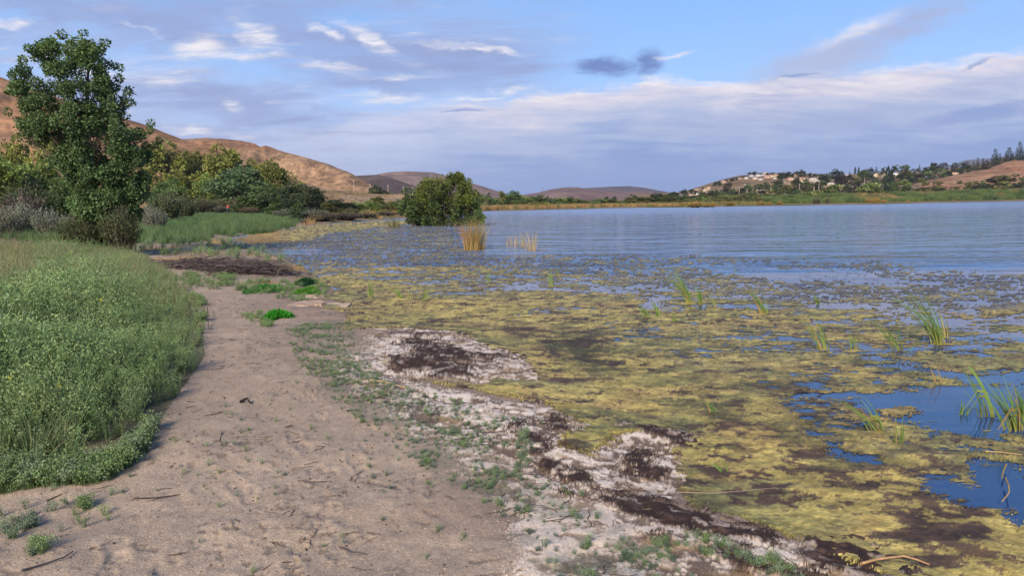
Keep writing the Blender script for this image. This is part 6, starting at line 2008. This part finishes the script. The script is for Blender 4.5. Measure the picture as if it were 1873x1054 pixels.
# curved white wall below the orange field
p = hill_at(1668, 334)
e = empty('garden_wall', p)
tag(e, 'curved white garden wall at the left tip of the orange field', 'wall')
m = MB()
pts = [(1656, 336), (1662, 334.5), (1668, 333), (1674, 331), (1677, 328), (1678.5, 325)]
W3 = np.array([D(a, b, p[1]) - p for a, b in pts])
W3[:, 1] = np.linspace(0, 5, len(pts))
for i in range(len(pts) - 1):
    a, b = W3[i], W3[i + 1]
    V = [a + [0, 0, -1.5], b + [0, 0, -1.5], b + [0, 0, 0.8], a + [0, 0, 0.8], a + [0, .4, -1.5], b + [0, .4, -1.5], b + [0, .4, 0.8], a + [0, .4, 0.8]]
    m.add(V, [(0, 1, 2, 3), (5, 4, 7, 6), (3, 2, 6, 7), (0, 3, 7, 4), (1, 5, 6, 2)], WHITE)
link('wall_face', m.mesh('wall_face'), M_WALL, e)

# ------------------------------------------------------------------ power poles and mast
POLES = [(647.6, 329, 349.5, 'HS', 'leftmost pale power pole on the dry slope'), (677.3, 336, 352.5, 'HS', 'pale power pole at the dark bush, second on the dry slope'), (710, 338, 353, 'HS', 'third pale power pole on the dry slope'), (738, 341, 355, 'HS', 'fourth power pole, small, near the willow'), (755, 342.5, 355, 'HS', 'fifth power pole, smallest, beside the willow'),
         (1353, 343, 354, 'H', 'leftmost power pole below the house hill'), (1366.5, 346, 358, 'H', 'pale power pole in front of dark trees'), (1384.7, 345, 357, 'H', 'power pole left of the wide tan roof'), (1409.8, 342, 357, 'H', 'power pole right of the wide tan roof'), (1463, 336, 354, 'H', 'bright power pole below the tan villas'),
         (1498.6, 335, 350, 'H', 'brown power pole below the cream villas'), (1490, 333, 350, 'H', 'power pole beside the brown one below the cream villas'), (1614, 321, 334, 'H', 'power pole left of the tall cypress'), (1582, 326, 338, 'H', 'thin power pole among dark trees in the middle of the hill')]
for px, top, base, hk, lab in POLES:
    p = HS.at(px, base) if hk == 'HS' else hill_at(px, base)
    t = D(px, top, p[1])
    h = t[2] - p[2]
    e = empty('power_pole', p)
    tag(e, lab, 'power pole')
    m = MB()
    r = 0.11 if hk == 'HS' else 0.17
    m.tube([(0, 0, -0.5), (0, 0, h)], [r, r * 0.7], (0.50, 0.40, 0.30), 6)
    link('pole', m.mesh('pole'), M_BARK, e)
    m = MB()
    m.box((-h * 0.13, -r - 0.10, h * 0.91), (h * 0.13, -r - 0.003, h * 0.91 + 0.14), (0.42, 0.34, 0.26))
    link('crossarm', m.mesh('crossarm'), M_BARK, e)
p = H5.at(992, 349.5)
t = D(992, 342, p[1])
e = empty('radio_mast', p)
tag(e, 'thin dark radio mast on the low hill across the lake', 'mast')
m = MB()
hh_ = t[2] - p[2]
for a in range(3):
    c_, s_ = math.cos(a * 2.094) * 1.0, math.sin(a * 2.094) * 1.0
    m.tube([(c_, s_, -3), (c_ * 0.3, s_ * 0.3, hh_)], [0.28, 0.2], (0.08, 0.08, 0.09), 4)
link('lattice', m.mesh('lattice'), M_BARK, e)
m = MB()
m.box((-0.9, -0.9, hh_ * 0.86), (0.9, 0.9, hh_ * 0.98), (0.10, 0.10, 0.11))
link('antenna', m.mesh('antenna'), M_BARK, e)

# ------------------------------------------------------------------ walker
def person():
    p = D(417, 385, 138)
    z0 = gz1(p[0], p[1])
    e = empty('person', (p[0], p[1], z0), 0.6)
    tag(e, 'person in a red shirt and dark trousers walking at the far edge of the meadow', 'person')

    def skin(name, V, Ed, R, col, root=0):
        me = bpy.data.meshes.new(name)
        me.from_pydata(V, Ed, [])
        mt, nt_, pb, _ = mat_new('person_' + name)
        nz = n_noise(nt_, None, 9.0, 4)
        nt_.links.new(n_mix(nt_, E(nt_, nz.outputs[0]), tuple(c * 0.8 for c in col), tuple(min(1, c * 1.2) for c in col)), pb.inputs['Base Color'])
        pb.inputs['Roughness'].default_value = 0.9
        o = link(name, me, mt, e)
        md = o.modifiers.new('skin', 'SKIN')
        for i, r in enumerate(R):
            me.skin_vertices[0].data[i].radius = (r, r * 0.8)
        me.skin_vertices[0].data[root].use_root = True
        sb = o.modifiers.new('smooth', 'SUBSURF')
        sb.levels = sb.render_levels = 1
        return o
    V = [(0, 0, 0.95), (0, 0, 1.2), (0, 0, 1.42), (0, 0, 1.52), (0, 0.01, 1.60), (0, 0.0, 1.72), (-.19, 0, 1.40), (-.24, .03, 1.14), (-.22, -.10, 0.92), (.19, 0, 1.40), (.24, -.02, 1.14), (.22, -.14, .93),
         (-.09, 0, .90), (-.10, -.10, .50), (-.10, .04, .08), (-.10, -.09, .04), (.09, 0, .90), (.10, .10, .50), (.10, .22, .10), (.10, .12, .04), (-.22, -.14, .84), (.22, -.18, .85)]
    Ed = [(0, 1), (1, 2), (2, 3), (3, 4), (4, 5), (2, 6), (6, 7), (7, 8), (2, 9), (9, 10), (10, 11), (0, 12), (12, 13), (13, 14), (14, 15), (0, 16), (16, 17), (17, 18), (18, 19), (8, 20), (11, 21)]
    R = [.13, .12, .13, .055, .09, .085, .06, .045, .035, .06, .045, .035, .09, .065, .045, .045, .09, .065, .045, .045, .04, .04]
    skin('body', V, Ed, R, (0.30, 0.18, 0.12))
    skin('shirt', [V[i] for i in (0, 1, 2, 6, 7, 9, 10)], [(0, 1), (1, 2), (2, 3), (3, 4), (2, 5), (5, 6)], [.16, .15, .16, .085, .075, .085, .075], (0.55, 0.05, 0.04))
    skin('trousers', [V[i] for i in (0, 12, 13, 14, 16, 17, 18)], [(0, 1), (1, 2), (2, 3), (0, 4), (4, 5), (5, 6)], [.15, .11, .085, .07, .11, .085, .07], (0.03, 0.035, 0.05))
    m = MB()
    m.tube([(0, .03, 1.66), (0, .02, 1.72), (0, .01, 1.78), (0, 0, 1.80)], [.092, .10, .075, .02], (0.03, 0.022, 0.018), 8)
    link('hair', m.mesh('hair', True), M_CLOTH, e)


person()

# ------------------------------------------------------------------ dead brush pile
def brush_pile():
    rng = np.random.RandomState(12)
    c = G(395, 500, 0.22)
    e = empty('brush_pile', c)
    tag(e, 'long pile of dead purple brown branches lying across the end of the sandy path', 'brush pile')
    ms = []
    for i in range(7):
        m = MB()
        n = 7
        L = rng.uniform(1.2, 2.0)
        P = np.stack([np.linspace(-L / 2, L / 2, n), rng.normal(0, 0.05, n), rng.normal(0, 0.025, n)], 1)
        P[:, 2] += -0.08 * (np.linspace(-1, 1, n)) ** 2
        r0 = rng.uniform(0.012, 0.026)
        m.tube(P, np.linspace(r0, r0 * 0.35, n), np.array((0.062, 0.050, 0.047)) * rng.uniform(0.5, 1.9), 6)
        for k in range(3):
            j = rng.randint(2, n - 1)
            q = P[j] + np.array([rng.uniform(0.15, 0.4), rng.normal(0, 0.12), rng.uniform(-0.02, 0.12)])
            m.tube([P[j], (P[j] + q) / 2 + rng.normal(0, 0.02, 3), q], [r0 * 0.55, r0 * 0.4, r0 * 0.2], np.array((0.08, 0.06, 0.055)), 4)
        ms.append(m.mesh('branch', True))
    g0, g1 = G(292, 489, 0.2), G(488, 501, 0.15)
    for i in range(150):
        t = rng.uniform(0.02, 0.98)
        env = math.sin(PI * min(1, max(0, t * 0.86 + 0.10))) ** 0.6
        p = g0 + (g1 - g0) * t - c
        p[1] += rng.uniform(-0.7, 1.0) * env
        p[2] = rng.uniform(0.0, 0.20) * env * (1 - abs(rng.normal(0, .3)))
        o = link('branch', ms[i % 7], M_WOOD, e, (p[0], p[1], p[2] + 0.02), rng.normal(0, 0.20) + (PI if rng.rand() < 0.4 else 0))
        o.rotation_euler[1] = rng.normal(0, 0.10)
        o.rotation_euler[0] = rng.uniform(-1, 1)
        s = rng.uniform(0.7, 1.25)
        o.scale = (s, s, s)
    m = MB()
    for i in range(1100):
        t = rng.uniform(-0.03, 1.05)
        env = math.sin(PI * min(1, max(0, t * 0.86 + 0.10))) ** 0.6
        p = g0 + (g1 - g0) * t - c
        p[1] += rng.uniform(-0.8, 1.3) * env
        p[2] = rng.uniform(-0.02, 0.22) * env
        L = rng.uniform(0.2, 0.8)
        a = rng.normal(0, 0.35)
        d = np.array([math.cos(a), math.sin(a), rng.normal(0, 0.14)]) * L
        mid = p + d / 2 + rng.normal(0, 0.03, 3)
        m.tube([p, mid, p + d], [0.007, 0.006, 0.003], np.array((0.062, 0.050, 0.047)) * rng.uniform(0.35, 2.2), 3)
    tag(link('twigs', m.mesh('twigs'), M_WOOD, e), kind='stuff')
    for px, py, hp in ((328, 482, 30), (262, 478, 16), (508, 498, 18)):
        m = MB()
        p = G(px, py + 8, 0.2) - c
        k = (p + c)[1] / FPX
        m.tube([p, p + [0.03, 0, hp * k * 0.6], p + [0.10, 0.05, hp * k]], [0.022, 0.017, 0.008], (0.14, 0.115, 0.10), 6)
        link('stub', m.mesh('stub', True), M_WOOD, e)


brush_pile()

# ------------------------------------------------------------------ bright moss clumps and pale dried slabs at the path end
def moss(px, py, wpx, hpx, col, label, seed):
    rng = np.random.RandomState(seed)
    p = G(px, py, 0.14)
    k = p[1] / FPX
    zz = gz1(p[0], p[1])
    e = empty('moss_clump', (p[0], p[1], zz))
    tag(e, label, 'moss')
    w = wpx * k * 0.5
    d = w * 1.9
    n = 1500
    th, q = rng.uniform(0, 2 * PI, n), np.sqrt(rng.rand(n))
    rag = 1 + 0.25 * np.sin(th * 3 + seed) + 0.15 * np.sin(th * 5 + 2 * seed)
    x, y = np.cos(th) * q * w * rag, np.sin(th) * q * d * rag
    h = hpx * k * 0.55 * (1 - q ** 2) * rng.uniform(0.3, 1, n)
    C = np.stack([x, y, h - 0.01], 1)
    mb = MB()
    mb.leaves(C, unit(rng.normal(0, 0.6, (n, 3)) + [0, 0, 0.7]), rdir(rng, n), rng.uniform(0.04, 0.09, n), 0.011, np.asarray(col)[None, :] * rng.uniform(0.55, 1.35, (n, 1)))
    tag(link('tufts', mb.mesh('tufts'), M_HERB, e), kind='stuff')


moss(506, 579, 44, 20, (0.035, 0.25, 0.012), 'bright emerald green moss clump alone on the sand', 1)
moss(482, 530, 60, 14, (0.055, 0.19, 0.035), 'green moss patch left of the pale slabs', 2)
moss(562, 528, 44, 18, (0.075, 0.25, 0.015), 'bright lime green moss clump at the water edge', 3)
moss(559, 514, 32, 22, (0.008, 0.055, 0.018), 'dark green moss clump behind the lime green one', 4)


def slab(px, py, wpx, col, label, seed, asp=1.5, th=0.045):
    rng = np.random.RandomState(seed)
    p = G(px, py, 0.1)
    k = p[1] / FPX
    zz = max(gz1(p[0], p[1]), 0.02)
    bm = bmesh.new()
    n = 22
    ring = []
    for i in range(n):
        a = 2 * PI * i / n
        r = 1 + 0.18 * math.sin(2 * a + seed) + 0.10 * math.sin(5 * a + seed * 2) + rng.normal(0, 0.03)
        ring.append(bm.verts.new((math.cos(a) * r * wpx * k / 2, math.sin(a) * r * wpx * k / 2 * asp, -0.03)))
    top = [bm.verts.new((v.co.x * 0.95, v.co.y * 0.95, th + rng.normal(0, 0.006))) for v in ring]
    inn = [bm.verts.new((v.co.x * 0.8, v.co.y * 0.8, th * 0.75 + rng.normal(0, 0.008))) for v in ring]
    ce = bm.verts.new((0, 0, th * 0.6))
    for i in range(n):
        j = (i + 1) % n
        bm.faces.new((ring[i], ring[j], top[j], top[i]))
        bm.faces.new((top[i], top[j], inn[j], inn[i]))
        bm.faces.new((inn[i], inn[j], ce))
    me = bpy.data.meshes.new('dried_slab')
    bm.to_mesh(me)
    bm.free()
    at = me.color_attributes.new('Col', 'FLOAT_COLOR', 'POINT')
    at.data.foreach_set('color', np.tile([*col, 1.0], len(me.vertices)).astype(np.float32))
    o = link('dried_slab', me, M_ROCK, None, (p[0], p[1], zz), rng.uniform(-0.2, 0.2))
    tag(o, label, 'slab')


slab(560, 556, 56, (0.39, 0.275, 0.195), 'pinkish slab of dried mud at the left of the pale slabs', 1, 1.5, 0.028)
slab(614, 556, 50, (0.42, 0.33, 0.22), 'pale rounded slab of dried mud right of the pinkish slab', 2, 1.8, 0.02)
slab(572, 538, 46, (0.40, 0.30, 0.20), 'thin pale slab of dried mud behind the two front slabs', 3, 1.0, 0.03)

# ------------------------------------------------------------------ single sticks worth naming
def stick(pts, r, col, label, name='twig', z=0.0, group=None, cat='twig'):
    W = []
    for px, py, dz in pts:
        g = G(px, py, 0.25)
        zz = max(gz1(g[0], g[1]), 0.015)
        W.append(G(px, py, zz) + np.array([0, 0, dz + r * 0.8]))
    W = np.array(W)
    c = W[0].copy()
    m = MB()
    t = np.linspace(0, 1, len(W))
    tt = np.linspace(0, 1, len(W) * 3)
    P = np.stack([np.interp(tt, t, W[:, i] - c[i]) for i in range(3)], 1)
    m.tube(P, np.linspace(r, r * 0.5, len(P)), col, 6)
    o = link(name, m.mesh(name, True), M_WOOD, None, c)
    tag(o, label, cat, group)


stick([(40, 1046, 0), (80, 1038, 0.01), (118, 1026, 0.012), (134, 1012, 0.004)], 0.005, (0.06, 0.05, 0.055), 'long curved dark twig at the bottom left of the sand')
stick([(540, 881, 0), (570, 884, .004), (606, 882, 0)], 0.004, (0.085, 0.06, 0.05), 'straight dark twig lying in the middle of the path')
stick([(596, 897, 0), (618, 908, .004)], 0.004, (0.30, 0.22, 0.16), 'pale short twig right of the straight dark one')
stick([(248, 914, 0), (285, 914, .004), (330, 907, 0)], 0.005, (0.055, 0.04, 0.035), 'forked dark twig on the left of the sand')
stick([(86, 918, 0), (112, 908, .004)], 0.005, (0.05, 0.038, 0.034), 'short thick dark twig under the bank')
stick([(402, 808, 0), (406, 792, .004)], 0.004, (0.07, 0.05, 0.045), 'small upright looking twig on the upper path')
stick([(400, 860, 0), (434, 868, .006)], 0.005, (0.25, 0.19, 0.14), 'pale twig in a dark crumbly patch on the path')
stick([(480, 1046, 0), (500, 1034, .004), (530, 1030, 0)], 0.004, (0.07, 0.05, 0.04), 'dark twig near the bottom of the path')
stick([(620, 1002, 0), (640, 1012, .004), (672, 1016, 0)], 0.004, (0.07, 0.055, 0.045), 'thin curved twig on the lower right of the path')
stick([(676, 697, 0), (700, 701, .01), (726, 708, .01), (745, 712, 0)], 0.008, (0.42, 0.27, 0.13), 'long pale orange stick at the upper crust', 'stick', cat='stick')
stick([(640, 699, 0), (668, 698, .006), (690, 697, 0)], 0.006, (0.36, 0.24, 0.13), 'short pale stick left of the long orange stick', 'stick', cat='stick')
stick([(1575, 1034, 0), (1605, 1029, .01), (1652, 1024, .012), (1675, 1028, .006), (1700, 1036, 0)], 0.008, (0.34, 0.20, 0.10), 'long tan stick lying on the dark peat', 'stick', cat='stick')
stick([(1838, 884, .03), (1844, 900, .04), (1845, 912, .03), (1832, 923, .01)], 0.007, (0.40, 0.28, 0.11), 'bent straw reed stem floating at the right edge', 'dead_reed', cat='reed')
stick([(1840, 856, .02), (1835, 870, .03), (1832, 880, .01)], 0.006, (0.42, 0.30, 0.06), 'short yellow stem above the bent straw one', 'dead_reed', cat='reed')
stick([(1802, 830, .01), (1830, 832, .014), (1870, 836, .01)], 0.005, (0.38, 0.24, 0.10), 'straight tan stem floating at the right edge', 'dead_reed', cat='reed')
stick([(440, 738, 0), (452, 735, .02), (458, 740, 0)], 0.014, (0.045, 0.035, 0.03), 'small dark clod on the upper path', 'clod', cat='clod')
stick([(1240, 902, 0), (1300, 905, .003), (1370, 900, .004), (1420, 894, .0)], 0.0035, (0.34, 0.26, 0.19), 'whitish thin root along the edge of the algae', 'root', cat='root')
stick([(540, 1200, 0), (640, 573, 0)][:0] or [(380, 575, 0.12), (381, 590, 0.05), (382, 604, 0)], 0.006, (0.07, 0.06, 0.05), 'thin upright dead stalk at the right tip of the grass bank', 'stalk', cat='stalk')
